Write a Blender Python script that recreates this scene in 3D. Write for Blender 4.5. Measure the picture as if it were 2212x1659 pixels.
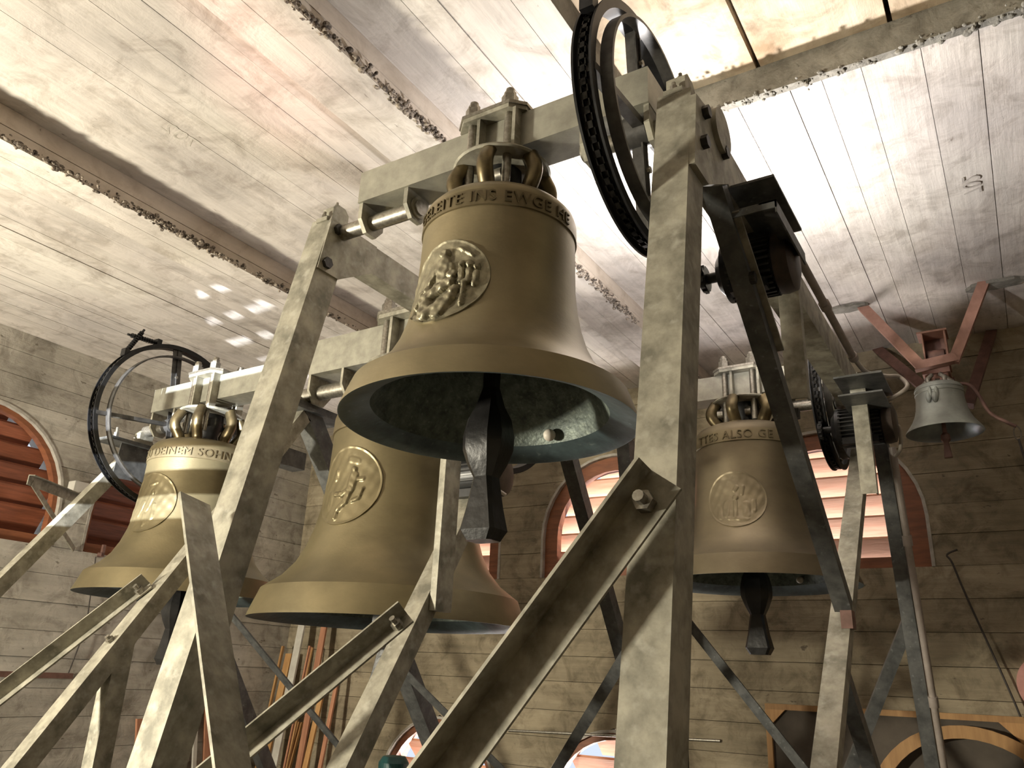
import bpy, bmesh, math, random
from mathutils import Vector, Matrix
random.seed(7)
sc = bpy.context.scene
for o in list(bpy.data.objects): bpy.data.objects.remove(o)
COL = sc.collection
PI = math.pi

# ------------------------------------------------------------------ camera
YAW, PITCH, ROLL, FPX = math.radians(-32.737), math.radians(20.253), math.radians(2.626), 1725.6
cam_d = bpy.data.cameras.new('camera'); cam = bpy.data.objects.new('camera', cam_d); COL.objects.link(cam)
cam_d.sensor_fit = 'HORIZONTAL'; cam_d.sensor_width = 36.0; cam_d.lens = 36.0 * FPX / 2212.0
cam_d.clip_start = 0.02; cam_d.clip_end = 200
CAM = Vector((0, 0, 1.6))
_f = Vector((math.sin(YAW)*math.cos(PITCH), math.cos(YAW)*math.cos(PITCH), math.sin(PITCH)))
_r = Vector((math.cos(YAW), -math.sin(YAW), 0)); _u = _r.cross(_f)
_r2 = math.cos(ROLL)*_r + math.sin(ROLL)*_u; _u2 = -math.sin(ROLL)*_r + math.cos(ROLL)*_u
M3 = Matrix((_r2, _u2, -_f)).transposed()
cam.matrix_world = Matrix.Translation(CAM) @ M3.to_4x4()
sc.camera = cam

# ------------------------------------------------------------------ world, lights, exposure
sc.view_settings.view_transform = 'Standard'; sc.view_settings.look = 'None'
sc.view_settings.exposure = 0.0; sc.view_settings.gamma = 1.0
sc.view_settings.use_curve_mapping = False
w = bpy.data.worlds.new('world'); sc.world = w; w.use_nodes = True
bg = w.node_tree.nodes['Background']; bg.inputs[0].default_value = (0.75, 0.85, 1.0, 1); bg.inputs[1].default_value = 1.0

def aim(o, target):
    d = (Vector(target) - o.location); o.rotation_euler = d.to_track_quat('-Z', 'Y').to_euler()
def area(name, loc, target, sx, sy, power, col):
    l = bpy.data.lights.new(name, 'AREA'); l.shape = 'RECTANGLE'; l.size = sx; l.size_y = sy
    l.energy = power; l.color = col
    o = bpy.data.objects.new(name, l); COL.objects.link(o); o.location = loc; aim(o, target); return o
# two work floodlights (their housings are built further down): both on stands
FLOODS = [((-6.3, -1.9, 1.6), (-3.9, 2.2, 4.05), 700, (1.0, 0.925, 0.74), .6, .45), ((-1.485, 4.0, 3.36), (-1.10, 3.85, 4.6), 100, (1.0, 0.96, 0.93), .14, .12)]
for fl_, ft_, fp_, fc_, fa_, fb_ in FLOODS: area('floodlight_beam', fl_, ft_, fa_, fb_, fp_, fc_)
# low sun glare thrown back up by the roofs outside, entering through the slatted window in the front wall
gl = bpy.data.lights.new('glare_spot', 'SPOT'); gl.energy = 42000; gl.color = (0.93, 0.97, 1.0); gl.spot_size = math.radians(22); gl.spot_blend = 0.1; gl.shadow_soft_size = 0.010
go = bpy.data.objects.new('glare_spot', gl); COL.objects.link(go); go.location = (-3.5, -9.0, .9); aim(go, (-4.45, -3.0, 2.3))
# pink spot added to tint the ceiling, through an opening made for it
g2 = bpy.data.lights.new('glare_spot', 'SPOT'); g2.energy = 9000; g2.color = (1.0, 0.45, 0.42); g2.spot_size = math.radians(20); g2.spot_blend = 0.3; g2.shadow_soft_size = 0.12
go2 = bpy.data.objects.new('glare_spot', g2); COL.objects.link(go2); go2.location = (-1.6, -7.0, .6); aim(go2, (-2.2, -3.0, 2.25))
# area lamps added outside the back windows in place of daylight, lighting the louvres
for wx in (-1.45, -3.5, -5.55):
    area('daylight_fill', (wx, 8.9, 1.4), (wx, 7.6, 3.6), 1.8, 1.0, 260, (1.0, 0.93, 0.88))

for wx in (-3.5, -5.55):
    area('daylight_fill', (wx, 8.8, -.2), (wx, 7.6, 1.1), 1.6, .9, 220, (1.0, 0.93, 0.88))  # further lamps added so the low louvres glow

# ------------------------------------------------------------------ materials
def mat(name, col, col2=None, rough=0.7, metal=0.0, scale=8.0, stretch=(1, 1, 1), bump=0.0, bump_scale=None,
        spots=None, spot_scale=20.0, spot_th=0.62, rnd=0.0, detail=6.0, spec=0.5, contrast=(0.35, 0.65)):
    m = bpy.data.materials.new(name); m.use_nodes = True; nt = m.node_tree; N = nt.nodes; L = nt.links
    b = N['Principled BSDF']; b.inputs['Roughness'].default_value = rough; b.inputs['Metallic'].default_value = metal
    b.inputs['Specular IOR Level'].default_value = spec
    geo = N.new('ShaderNodeNewGeometry'); mp = N.new('ShaderNodeMapping'); mp.inputs['Scale'].default_value = stretch
    L.new(geo.outputs['Position'], mp.inputs['Vector'])
    nz = N.new('ShaderNodeTexNoise'); nz.inputs['Scale'].default_value = scale; nz.inputs['Detail'].default_value = detail
    nz.inputs['Roughness'].default_value = 0.62
    L.new(mp.outputs[0], nz.inputs['Vector'])
    rp = N.new('ShaderNodeValToRGB'); rp.color_ramp.elements[0].position = contrast[0]; rp.color_ramp.elements[1].position = contrast[1]
    c2 = col2 or col
    rp.color_ramp.elements[0].color = (*c2, 1); rp.color_ramp.elements[1].color = (*col, 1)
    L.new(nz.outputs['Fac'], rp.inputs['Fac']); out = rp.outputs['Color']
    if spots:
        n2 = N.new('ShaderNodeTexNoise'); n2.inputs['Scale'].default_value = spot_scale; n2.inputs['Detail'].default_value = 5
        L.new(mp.outputs[0], n2.inputs['Vector'])
        r2 = N.new('ShaderNodeValToRGB'); r2.color_ramp.elements[0].position = spot_th - 0.04; r2.color_ramp.elements[1].position = spot_th + 0.14; r2.color_ramp.elements[1].color = (.75, .75, .75, 1)
        L.new(n2.outputs['Fac'], r2.inputs['Fac'])
        mx = N.new('ShaderNodeMix'); mx.data_type = 'RGBA'; mx.inputs['B'].default_value = (*spots, 1)
        L.new(r2.outputs['Color'], mx.inputs['Factor']); L.new(out, mx.inputs['A']); out = mx.outputs['Result']
    if rnd:
        oi = N.new('ShaderNodeObjectInfo'); mr = N.new('ShaderNodeMapRange')
        mr.inputs['To Min'].default_value = 1 - rnd; mr.inputs['To Max'].default_value = 1 + rnd
        L.new(oi.outputs['Random'], mr.inputs['Value'])
        hs = N.new('ShaderNodeHueSaturation'); L.new(mr.outputs[0], hs.inputs['Value']); L.new(out, hs.inputs['Color']); out = hs.outputs['Color']
    L.new(out, b.inputs['Base Color'])
    if bump:
        n3 = N.new('ShaderNodeTexNoise'); n3.inputs['Scale'].default_value = bump_scale or scale * 3; n3.inputs['Detail'].default_value = 6
        L.new(mp.outputs[0], n3.inputs['Vector'])
        bp = N.new('ShaderNodeBump'); bp.inputs['Strength'].default_value = bump; bp.inputs['Distance'].default_value = 0.01
        L.new(n3.outputs['Fac'], bp.inputs['Height']); L.new(bp.outputs[0], b.inputs['Normal'])
    return m
M = {}
def concrete(name, colA, colB, colC, grain=(14, 1.6, 6), grain_amt=0.16, fleck=(0.16, 0.13, 0.11), fleck_scale=26, fleck_th=0.69, fleck_stretch=(1, 1, 1), blotch=1.1, mid=5.0, mid_amt=0.25, bump=0.4, rnd=0.05, light=None, light_scale=3.0, light_th=0.64, rough=0.92):
    m = bpy.data.materials.new(name); m.use_nodes = True; nt = m.node_tree; N = nt.nodes; L = nt.links
    b = N['Principled BSDF']; b.inputs['Roughness'].default_value = rough; b.inputs['Specular IOR Level'].default_value = 0.25
    geo = N.new('ShaderNodeNewGeometry')
    def noise(scale, stretch=(1, 1, 1), detail=6, rgh=0.6, dist=0.0):
        mp = N.new('ShaderNodeMapping'); mp.inputs['Scale'].default_value = stretch; L.new(geo.outputs['Position'], mp.inputs['Vector'])
        n = N.new('ShaderNodeTexNoise'); n.inputs['Scale'].default_value = scale; n.inputs['Detail'].default_value = detail; n.inputs['Roughness'].default_value = rgh; n.inputs['Distortion'].default_value = dist
        L.new(mp.outputs[0], n.inputs['Vector']); return n.outputs['Fac']
    def ramp(fac, stops):
        r = N.new('ShaderNodeValToRGB'); e = r.color_ramp.elements
        while len(e) < len(stops): e.new(0.5)
        for i, (p, c) in enumerate(stops): e[i].position = p; e[i].color = (*c, 1) if len(c) == 3 else c
        L.new(fac, r.inputs['Fac']); return r.outputs['Color']
    def mix(kind, fac, a, c):
        x = N.new('ShaderNodeMix'); x.data_type = 'RGBA'; x.blend_type = kind
        if isinstance(fac, float): x.inputs['Factor'].default_value = fac
        else: L.new(fac, x.inputs['Factor'])
        L.new(a, x.inputs['A'])
        if isinstance(c, tuple): x.inputs['B'].default_value = (*c, 1)
        else: L.new(c, x.inputs['B'])
        return x.outputs['Result']
    col = ramp(noise(blotch, detail=5), [(0.32, colC), (0.48, colB), (0.66, colA)])
    g = 1 - grain_amt
    gr = noise(1.0, grain, 7, 0.66)
    col = mix('MULTIPLY', 1.0, col, ramp(gr, [(0.30, (g, g, g)), (0.62, (1.0, 1.0, 1.0))]))
    q = 1 - mid_amt
    md = noise(mid, (1, 1, 1), 8, 0.7, 0.6)
    col = mix('MULTIPLY', 1.0, col, ramp(md, [(0.34, (q, q*.97, q*.94)), (0.52, (1, 1, 1))]))
    if light: col = mix('MIX', ramp(noise(light_scale, (1, 1, 1), 6, 0.65), [(light_th, (0, 0, 0)), (light_th+.05, (1, 1, 1))]), col, light)
    col = mix('MIX', ramp(noise(fleck_scale, fleck_stretch, 4, 0.6), [(fleck_th, (0, 0, 0)), (fleck_th+.05, (.8, .8, .8))]), col, fleck)
    if rnd:
        oi = N.new('ShaderNodeObjectInfo'); mr = N.new('ShaderNodeMapRange'); mr.inputs['To Min'].default_value = 1-rnd; mr.inputs['To Max'].default_value = 1+rnd
        L.new(oi.outputs['Random'], mr.inputs['Value']); hs = N.new('ShaderNodeHueSaturation'); L.new(mr.outputs[0], hs.inputs['Value']); L.new(col, hs.inputs['Color']); col = hs.outputs['Color']
    L.new(col, b.inputs['Base Color'])
    bp = N.new('ShaderNodeBump'); bp.inputs['Strength'].default_value = bump; bp.inputs['Distance'].default_value = 0.012
    ad = N.new('ShaderNodeMath'); ad.operation = 'ADD'; L.new(md, ad.inputs[0]); L.new(gr, ad.inputs[1])
    L.new(ad.outputs[0], bp.inputs['Height']); L.new(bp.outputs[0], b.inputs['Normal'])
    return m
M['ceil'] = concrete('board_marked_concrete', (0.74, 0.69, 0.63), (0.64, 0.585, 0.54), (0.52, 0.475, 0.445), grain=(16, 1.4, 6), grain_amt=0.20, fleck=(0.22, 0.185, 0.16), fleck_scale=7, fleck_stretch=(3.2, 1, 1), fleck_th=0.70, blotch=0.9, mid=4.2, mid_amt=0.30, bump=0.5, rnd=0.05)
M['beam'] = concrete('beam_concrete', (0.72, 0.63, 0.54), (0.63, 0.545, 0.465), (0.52, 0.445, 0.37), grain=(6, 1.4, 14), grain_amt=0.16, fleck_scale=9, fleck_th=0.72, blotch=1.3, mid=5, mid_amt=0.18, bump=0.4, rnd=0.04)
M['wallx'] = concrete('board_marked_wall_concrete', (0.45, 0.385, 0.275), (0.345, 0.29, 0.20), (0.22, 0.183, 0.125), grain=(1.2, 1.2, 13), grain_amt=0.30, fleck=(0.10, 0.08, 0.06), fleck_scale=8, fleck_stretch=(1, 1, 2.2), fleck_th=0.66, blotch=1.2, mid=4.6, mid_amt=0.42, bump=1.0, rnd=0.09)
M['stencil'] = concrete('faint_stencil_print', (0.56, 0.52, 0.475), (0.50, 0.46, 0.42), (0.42, 0.385, 0.355), mid=9, mid_amt=.3, rnd=0)
M['floor'] = mat('floor_concrete', (0.13, 0.11, 0.09), (0.08, 0.07, 0.055), rough=0.9, scale=3, bump=0.3)
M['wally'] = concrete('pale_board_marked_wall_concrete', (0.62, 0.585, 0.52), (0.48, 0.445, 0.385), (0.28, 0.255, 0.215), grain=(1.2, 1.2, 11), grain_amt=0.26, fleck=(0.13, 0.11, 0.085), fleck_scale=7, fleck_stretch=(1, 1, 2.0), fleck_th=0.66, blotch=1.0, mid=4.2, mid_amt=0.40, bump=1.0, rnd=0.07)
M['mortar'] = concrete('rough_mortar', (0.36, 0.34, 0.295), (0.27, 0.255, 0.22), (0.17, 0.16, 0.135), grain=(7, 7, 7), grain_amt=0.3, fleck=(0.09, 0.08, 0.065), fleck_scale=15, fleck_th=0.66, blotch=3.0, mid=9, mid_amt=0.35, bump=1.2, rnd=0.0, light=(0.52, 0.49, 0.44), light_scale=4.5, light_th=0.66)
M['gravel'] = mat('bare_gravel', (0.40, 0.34, 0.28), (0.07, 0.055, 0.045), rough=0.95, scale=34, contrast=(0.42, 0.6))
M['plank_cover'] = concrete('stained_cover_slab', (0.72, 0.64, 0.53), (0.60, 0.49, 0.36), (0.36, 0.25, 0.155), grain=(9, 1.1, 4), grain_amt=0.2, fleck=(0.13, 0.09, 0.06), fleck_scale=6, fleck_th=0.67, blotch=1.5, mid=3.4, mid_amt=0.42, bump=0.7, rnd=0.05, light=(0.86, 0.84, 0.80), light_scale=2.6, light_th=0.63)
M['plaster'] = mat('window_reveal_plaster', (0.50, 0.47, 0.42), (0.32, 0.29, 0.25), rough=0.9, scale=8, bump=0.6)
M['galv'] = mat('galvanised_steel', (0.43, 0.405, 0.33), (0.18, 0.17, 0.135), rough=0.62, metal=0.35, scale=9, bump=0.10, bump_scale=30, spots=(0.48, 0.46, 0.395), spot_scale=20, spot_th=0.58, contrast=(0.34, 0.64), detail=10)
M['galv_yoke'] = mat('galvanised_steel_headstock', (0.42, 0.41, 0.345), (0.27, 0.26, 0.22), rough=0.42, metal=0.5, scale=12, bump=0.08, bump_scale=40, contrast=(0.3, 0.66), detail=10)
M['galv_dark'] = mat('shaded_galvanised_steel', (0.17, 0.172, 0.168), (0.085, 0.088, 0.088), rough=0.5, metal=0.5, scale=13, bump=0.1, spots=(0.38, 0.40, 0.40), spot_scale=38, spot_th=0.68, detail=9)  # galvanised steel, the shade of down-facing members put into its colour
M['bolt'] = mat('zinc_bolt', (0.38, 0.36, 0.31), (0.22, 0.20, 0.17), rough=0.4, metal=0.8, scale=60)
M['blackbolt'] = mat('dark_bolt', (0.06, 0.055, 0.05), (0.03, 0.028, 0.025), rough=0.5, metal=0.5, scale=60)
M['black'] = mat('black_painted_steel', (0.025, 0.025, 0.027), (0.012, 0.012, 0.013), rough=0.38, metal=0.3, scale=20)
M['motor_brown'] = mat('brown_black_motor_cover', (0.09, 0.065, 0.05), (0.045, 0.035, 0.03), rough=0.45, metal=0.3, scale=12)
M['motor_fin'] = mat('motor_fin_black', (0.05, 0.05, 0.05), (0.03, 0.03, 0.03), rough=0.4, metal=0.3, scale=12)
M['chain'] = mat('oiled_chain', (0.05, 0.048, 0.045), (0.012, 0.012, 0.012), rough=0.28, metal=0.9, scale=60)
M['spoke'] = mat('dull_grey_wheel_steel', (0.15, 0.145, 0.14), (0.075, 0.072, 0.07), rough=0.42, metal=0.6, scale=14)
M['bronze'] = mat('bell_bronze', (0.30, 0.25, 0.15), (0.205, 0.17, 0.10), rough=0.42, metal=0.55, scale=3.0, stretch=(1, 1, 1.6), bump=0.05, bump_scale=60, contrast=(0.3, 0.68), spec=0.45, detail=8)
M['bronze_gold'] = mat('bright_bell_bronze', (0.235, 0.195, 0.11), (0.15, 0.125, 0.07), rough=0.38, metal=0.55, scale=2.6, stretch=(1, 1, 1.6), bump=0.05, bump_scale=60, contrast=(0.3, 0.68), spec=0.45, detail=8)
M['bronze_dull'] = mat('dull_bell_bronze', (0.215, 0.175, 0.11), (0.15, 0.122, 0.078), rough=0.45, metal=0.55, scale=3.0, stretch=(1, 1, 1.6), bump=0.06, bump_scale=60, contrast=(0.3, 0.68), spec=0.4, detail=8)
M['bronze_band'] = mat('inscription_band_bronze', (0.235, 0.19, 0.11), (0.155, 0.125, 0.072), rough=0.42, metal=0.55, scale=6)
M['bronze_letter'] = mat('letter_bronze', (0.16, 0.125, 0.07), (0.11, 0.09, 0.05), rough=0.45, metal=0.6, scale=30)
M['bronze_crown'] = mat('crown_bronze', (0.19, 0.15, 0.08), (0.09, 0.07, 0.04), rough=0.36, metal=0.8, scale=9)
M['relief'] = mat('relief_bronze', (0.33, 0.30, 0.21), (0.20, 0.18, 0.125), rough=0.45, metal=0.65, scale=30, bump=0.15, bump_scale=90)
M['patina'] = mat('bell_inside_patina', (0.20, 0.235, 0.205), (0.065, 0.082, 0.076), rough=0.55, metal=0.3, scale=18, bump=0.5, bump_scale=60, spots=(0.27, 0.31, 0.26), spot_scale=60, spot_th=0.60, detail=10)
M['patina_lip'] = mat('bell_lip_patina', (0.105, 0.145, 0.155), (0.055, 0.076, 0.082), rough=0.42, metal=0.4, scale=12, bump=0.1, spots=(0.28, 0.33, 0.32), spot_scale=40, spot_th=0.68, detail=9)
M['iron'] = mat('forged_black_iron', (0.022, 0.021, 0.021), (0.010, 0.0095, 0.0095), rough=0.36, metal=0.2, scale=11, bump=0.25, bump_scale=24)
M['whitecap'] = mat('white_buffer', (0.72, 0.66, 0.58), (0.6, 0.54, 0.46), rough=0.5, scale=30)
M['redlead'] = mat('red_oxide_paint', (0.37, 0.20, 0.15), (0.28, 0.145, 0.105), rough=0.6, scale=16, bump=0.05)
M['darkred'] = mat('dark_red_oxide_paint', (0.20, 0.105, 0.085), (0.12, 0.065, 0.05), rough=0.6, scale=14)
M['greybell'] = mat('grey_green_bell_patina', (0.38, 0.40, 0.36), (0.27, 0.285, 0.255), rough=0.5, metal=0.35, scale=9, bump=0.08, contrast=(0.3, 0.7))
M['greybell_in'] = mat('blue_grey_bell_inside', (0.35, 0.40, 0.43), (0.22, 0.26, 0.29), rough=0.35, metal=0.5, scale=9)
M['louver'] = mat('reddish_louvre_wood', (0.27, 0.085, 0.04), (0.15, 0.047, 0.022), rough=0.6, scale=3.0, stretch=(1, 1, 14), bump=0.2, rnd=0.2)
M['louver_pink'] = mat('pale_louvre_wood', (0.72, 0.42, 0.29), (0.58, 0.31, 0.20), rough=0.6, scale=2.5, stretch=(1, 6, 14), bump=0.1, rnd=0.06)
M['framewood'] = mat('window_frame_wood', (0.27, 0.095, 0.04), (0.17, 0.058, 0.025), rough=0.55, scale=4, stretch=(1, 1, 6), bump=0.1)
M['pine'] = mat('pine_board', (0.52, 0.30, 0.12), (0.38, 0.20, 0.075), rough=0.6, scale=3, stretch=(6, 6, 0.7), bump=0.1, rnd=0.16)
M['pinkwood'] = mat('pinkish_board', (0.50, 0.24, 0.14), (0.36, 0.16, 0.09), rough=0.6, scale=3, stretch=(6, 6, 0.7), bump=0.1, rnd=0.12)
M['whitewood'] = mat('white_painted_batten', (0.62, 0.60, 0.54), (0.48, 0.45, 0.40), rough=0.6, scale=5, rnd=0.06)
M['greyboard'] = mat('dark_backing_board', (0.115, 0.095, 0.075), (0.075, 0.062, 0.05), rough=0.85, scale=4)
M['cable'] = mat('grey_cable', (0.42, 0.38, 0.32), (0.34, 0.30, 0.26), rough=0.5, scale=20)
M['conduit'] = mat('grey_plastic_conduit', (0.36, 0.31, 0.28), (0.27, 0.23, 0.20), rough=0.42, scale=12)
M['wire'] = mat('dark_wire', (0.05, 0.04, 0.035), (0.03, 0.025, 0.02), rough=0.6, scale=20)
M['teal'] = mat('teal_paint', (0.02, 0.10, 0.10), (0.012, 0.06, 0.06), rough=0.4, scale=10)
M['pinkplastic'] = mat('pink_disc', (0.55, 0.28, 0.24), (0.46, 0.22, 0.19), rough=0.5, scale=10)

# ------------------------------------------------------------------ mesh helpers (all coordinates in world metres)
def wloc(p):
    v = Vector((0, 0, 0))
    while p is not None: v = v + p.location; p = p.parent
    return v
def obj(name, V, F, m, parent=None, smooth=False, mats=None, mi=None):
    off = wloc(parent)
    if parent is None:
        lo = [min(v[i] for v in V) for i in range(3)]; hi = [max(v[i] for v in V) for i in range(3)]
        off = Vector(((lo[0]+hi[0])/2, (lo[1]+hi[1])/2, lo[2]))
    me = bpy.data.meshes.new(name)
    me.from_pydata([(v[0]-off[0], v[1]-off[1], v[2]-off[2]) for v in V], [], F)
    for x in (mats or [m]): me.materials.append(M[x] if isinstance(x, str) else x)
    if mi: me.polygons.foreach_set('material_index', mi)
    me.update()
    b = bmesh.new(); b.from_mesh(me); bmesh.ops.recalc_face_normals(b, faces=b.faces); b.to_mesh(me); b.free()
    o = bpy.data.objects.new(name, me); COL.objects.link(o)
    if parent is not None: o.parent = parent
    else: o.location = off
    if smooth:
        me.polygons.foreach_set('use_smooth', [True]*len(me.polygons))
        try: me.set_sharp_from_angle(angle=math.radians(smooth if smooth > 1 else 40))
        except Exception: pass
    return o
def tag(o, label, cat, group=None):
    o['label'] = label; o['category'] = cat
    if group: o['group'] = group
    return o
def thing(name, loc, label, cat, group=None):
    e = bpy.data.objects.new(name, None); COL.objects.link(e); e.location = loc; e.empty_display_size = 0.1
    return tag(e, label, cat, group)
def struct(o): o['kind'] = 'structure'; return o
def sempty(name, loc=(0, 0, 0)):
    e = bpy.data.objects.new(name, None); COL.objects.link(e); e.location = loc; return struct(e)

class G:
    """collects geometry of one part"""
    def __init__(s): s.V = []; s.F = []; s.I = []
    def add(s, V, F, mi=0):
        n = len(s.V); s.V += [tuple(v) for v in V]; s.F += [tuple(i+n for i in f) for f in F]; s.I += [mi]*len(F); return s
    def box(s, x0, x1, y0, y1, z0, z1, mi=0):
        V = [(x, y, z) for x in (x0, x1) for y in (y0, y1) for z in (z0, z1)]
        return s.add(V, [(0, 1, 3, 2), (4, 6, 7, 5), (0, 4, 5, 1), (2, 3, 7, 6), (0, 2, 6, 4), (1, 5, 7, 3)], mi)
    def prism(s, poly, d, mi=0):
        """polygon (3d points) extruded by vector d"""
        n = len(poly); P = [Vector(p) for p in poly]; d = Vector(d)
        V = P + [p + d for p in P]
        F = [tuple(range(n)), tuple(range(2*n-1, n-1, -1))] + [(i, (i+1) % n, n+(i+1) % n, n+i) for i in range(n)]
        return s.add(V, F, mi)
    def yz(s, poly, x0, x1, mi=0): return s.prism([(x0, a, b) for a, b in poly], (x1-x0, 0, 0), mi)
    def xz(s, poly, y0, y1, mi=0): return s.prism([(a, y0, b) for a, b in poly], (0, y1-y0, 0), mi)
    def bar(s, p0, p1, w, h, up=(0, 0, 1), mi=0):
        p0 = Vector(p0); p1 = Vector(p1); a = (p1-p0).normalized(); sd = a.cross(Vector(up)).normalized(); u = sd.cross(a)
        return s.prism([p0 + sd*i*w/2 + u*j*h/2 for i, j in ((-1, -1), (1, -1), (1, 1), (-1, 1))], p1-p0, mi)
    def angle(s, p0, p1, legd, flad, a, b, t):
        """L section: vertex line p0-p1, leg a along legd, flange b along flad"""
        p0 = Vector(p0); p1 = Vector(p1); l = Vector(legd).normalized(); f = Vector(flad).normalized()
        q = [(0, 0), (a, 0), (a, t), (t, t), (t, b), (0, b)]
        return s.prism([p0 + l*x + f*y for x, y in q], p1-p0)
    def channel(s, p0, p1, wd, fd, w, f, t):
        p0 = Vector(p0); p1 = Vector(p1); a = Vector(wd).normalized(); b = Vector(fd).normalized()
        q = [(-w/2, 0), (w/2, 0), (w/2, f), (w/2-t, f), (w/2-t, t), (-w/2+t, t), (-w/2+t, f), (-w/2, f)]
        return s.prism([p0 + a*x + b*y for x, y in q], p1-p0)
    def tube(s, pts, r, n=10, mi=0, closed=False, caps=True, rx=None):
        P = [Vector(p) for p in pts]; m = len(P); rings = []
        up = Vector((0, 0, 1)); t0 = (P[1]-P[0]).normalized()
        if abs(t0.z) > 0.9: up = Vector((1, 0, 0))
        nrm = t0.cross(up).normalized()
        for i, p in enumerate(P):
            if closed: t = (P[(i+1) % m]-P[i-1]).normalized()
            else: t = (P[min(i+1, m-1)]-P[max(i-1, 0)]).normalized()
            nrm = (nrm - t*nrm.dot(t)).normalized(); bn = t.cross(nrm)
            rr = r[i] if isinstance(r, (list, tuple)) else r
            r2 = rr*rx if rx else rr
            rings.append([p + nrm*math.cos(k*2*PI/n)*rr + bn*math.sin(k*2*PI/n)*r2 for k in range(n)])
        V = [v for rg in rings for v in rg]; F = []
        for i in range(m if closed else m-1):
            j = (i+1) % m
            for k in range(n): F.append((i*n+k, i*n+(k+1) % n, j*n+(k+1) % n, j*n+k))
        if caps and not closed: F += [tuple(range(n)), tuple(range((m-1)*n, m*n))]
        return s.add(V, F, mi)
    def cyl(s, p0, p1, r, n=16, mi=0): return s.tube([p0, p1], r, n, mi)
    def hexn(s, p, axis, r, h, mi=0):
        p = Vector(p); a = Vector(axis).normalized(); return s.tube([p, p + a*h], r, 6, mi)
    def lathe(s, c, prof, n=64, axis='z', mi=0, mif=None, a0=0, a1=2*PI):
        full = abs(a1-a0-2*PI) < 1e-6; m = n if full else n+1; V = []; F = []
        for i in range(m):
            a = a0 + (a1-a0)*i/n; ca, sa = math.cos(a), math.sin(a)
            for r, z in prof:
                V.append((c[0]+r*ca, c[1]+r*sa, c[2]+z) if axis == 'z' else (c[0]+z, c[1]+r*ca, c[2]+r*sa))
        k = len(prof); base = len(s.F)
        for i in range(n):
            j = (i+1) % m
            for q in range(k-1): F.append((i*k+q, j*k+q, j*k+q+1, i*k+q+1))
        s.add(V, F, mi)
        if mif:
            for idx in range(len(F)): s.I[base+idx] = mif(idx % (k-1))
        return s
    def ball(s, c, r, n=12, sz=(1, 1, 1), mi=0):
        prof = [(r*math.sin(PI*i/n), -r*math.cos(PI*i/n)) for i in range(n+1)]
        V0 = len(s.V); s.lathe((0, 0, 0), prof, n*2, mi=mi)
        for i in range(V0, len(s.V)):
            v = s.V[i]; s.V[i] = (c[0]+v[0]*sz[0], c[1]+v[1]*sz[1], c[2]+v[2]*sz[2])
        return s
    def make(s, name, m, parent=None, smooth=False, mats=None): return obj(name, s.V, s.F, m, parent, smooth, mats, s.I if mats else None)

# ------------------------------------------------------------------ the room
X0, X1, Y0, Y1, ZC = -8.0, 3.0, -3.0, 7.5, 4.6
HX0, HY0, HY1, ZH = -1.48, 1.1, 3.585, 4.77      # hatch opening in the ceiling slab
struct(G().box(X0-.4, X1+.4, Y0-.4, Y1+.4, -.3, 0).make('floor', 'floor'))
# ceiling: slab with board-marked soffit
ceil = struct(G().box(X0-.4, HX0-.02, Y0-.4, Y1+.4, ZC+.012, ZC+.3).box(HX0-.02, X1+.4, HY1+.02, Y1+.4, ZC+.012, ZC+.3)
              .box(HX0-.02, X1+.4, Y0-.4, HY0-.02, ZC+.012, ZC+.3).box(2.2, X1+.4, HY0-.02, HY1+.02, ZC+.012, ZC+.3).box(HX0-.3, 2.5, HY0-.3, HY1+.3, ZH+.12, ZH+.3).make('ceiling', 'mortar'))  # top layer over the hatch added to keep sky out of the slab gaps
edges = [-8.0]
fixed = [-4.62, -4.06, -3.69, -3.2, -2.86, -2.40, -2.1, -1.78, -1.48, -1.2, -.946, -.669, -.316, -.044, .206, .48]
x = -8.0
while x < -4.9: x += random.uniform(.15, .24); edges.append(round(x, 3))
edges[-1] = -4.8
fx = [-4.62]
for a, b in zip(fixed[:-1], fixed[1:]):
    if b - a > .3: fx.append((a+b)/2 + random.uniform(-.02, .02))
    fx.append(b)
edges += fx
x = .48
while x < X1 - .1: x += random.uniform(.24, .3); edges.append(x)
edges[-1] = X1
for a, b in zip(edges[:-1], edges[1:]):
    j = random.uniform(-.004, .004); g = random.uniform(.0006, .0026)
    if b <= HX0 + .01: spans = [(Y0, Y1)]
    else: spans = [(HY1+.045, Y1), (Y0, HY0)]
    for ya, yb in spans: G().box(a+g, b-g, ya, yb, ZC+j-.004, ZC+.03).make('formwork_board_strip', 'ceil', ceil)
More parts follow.
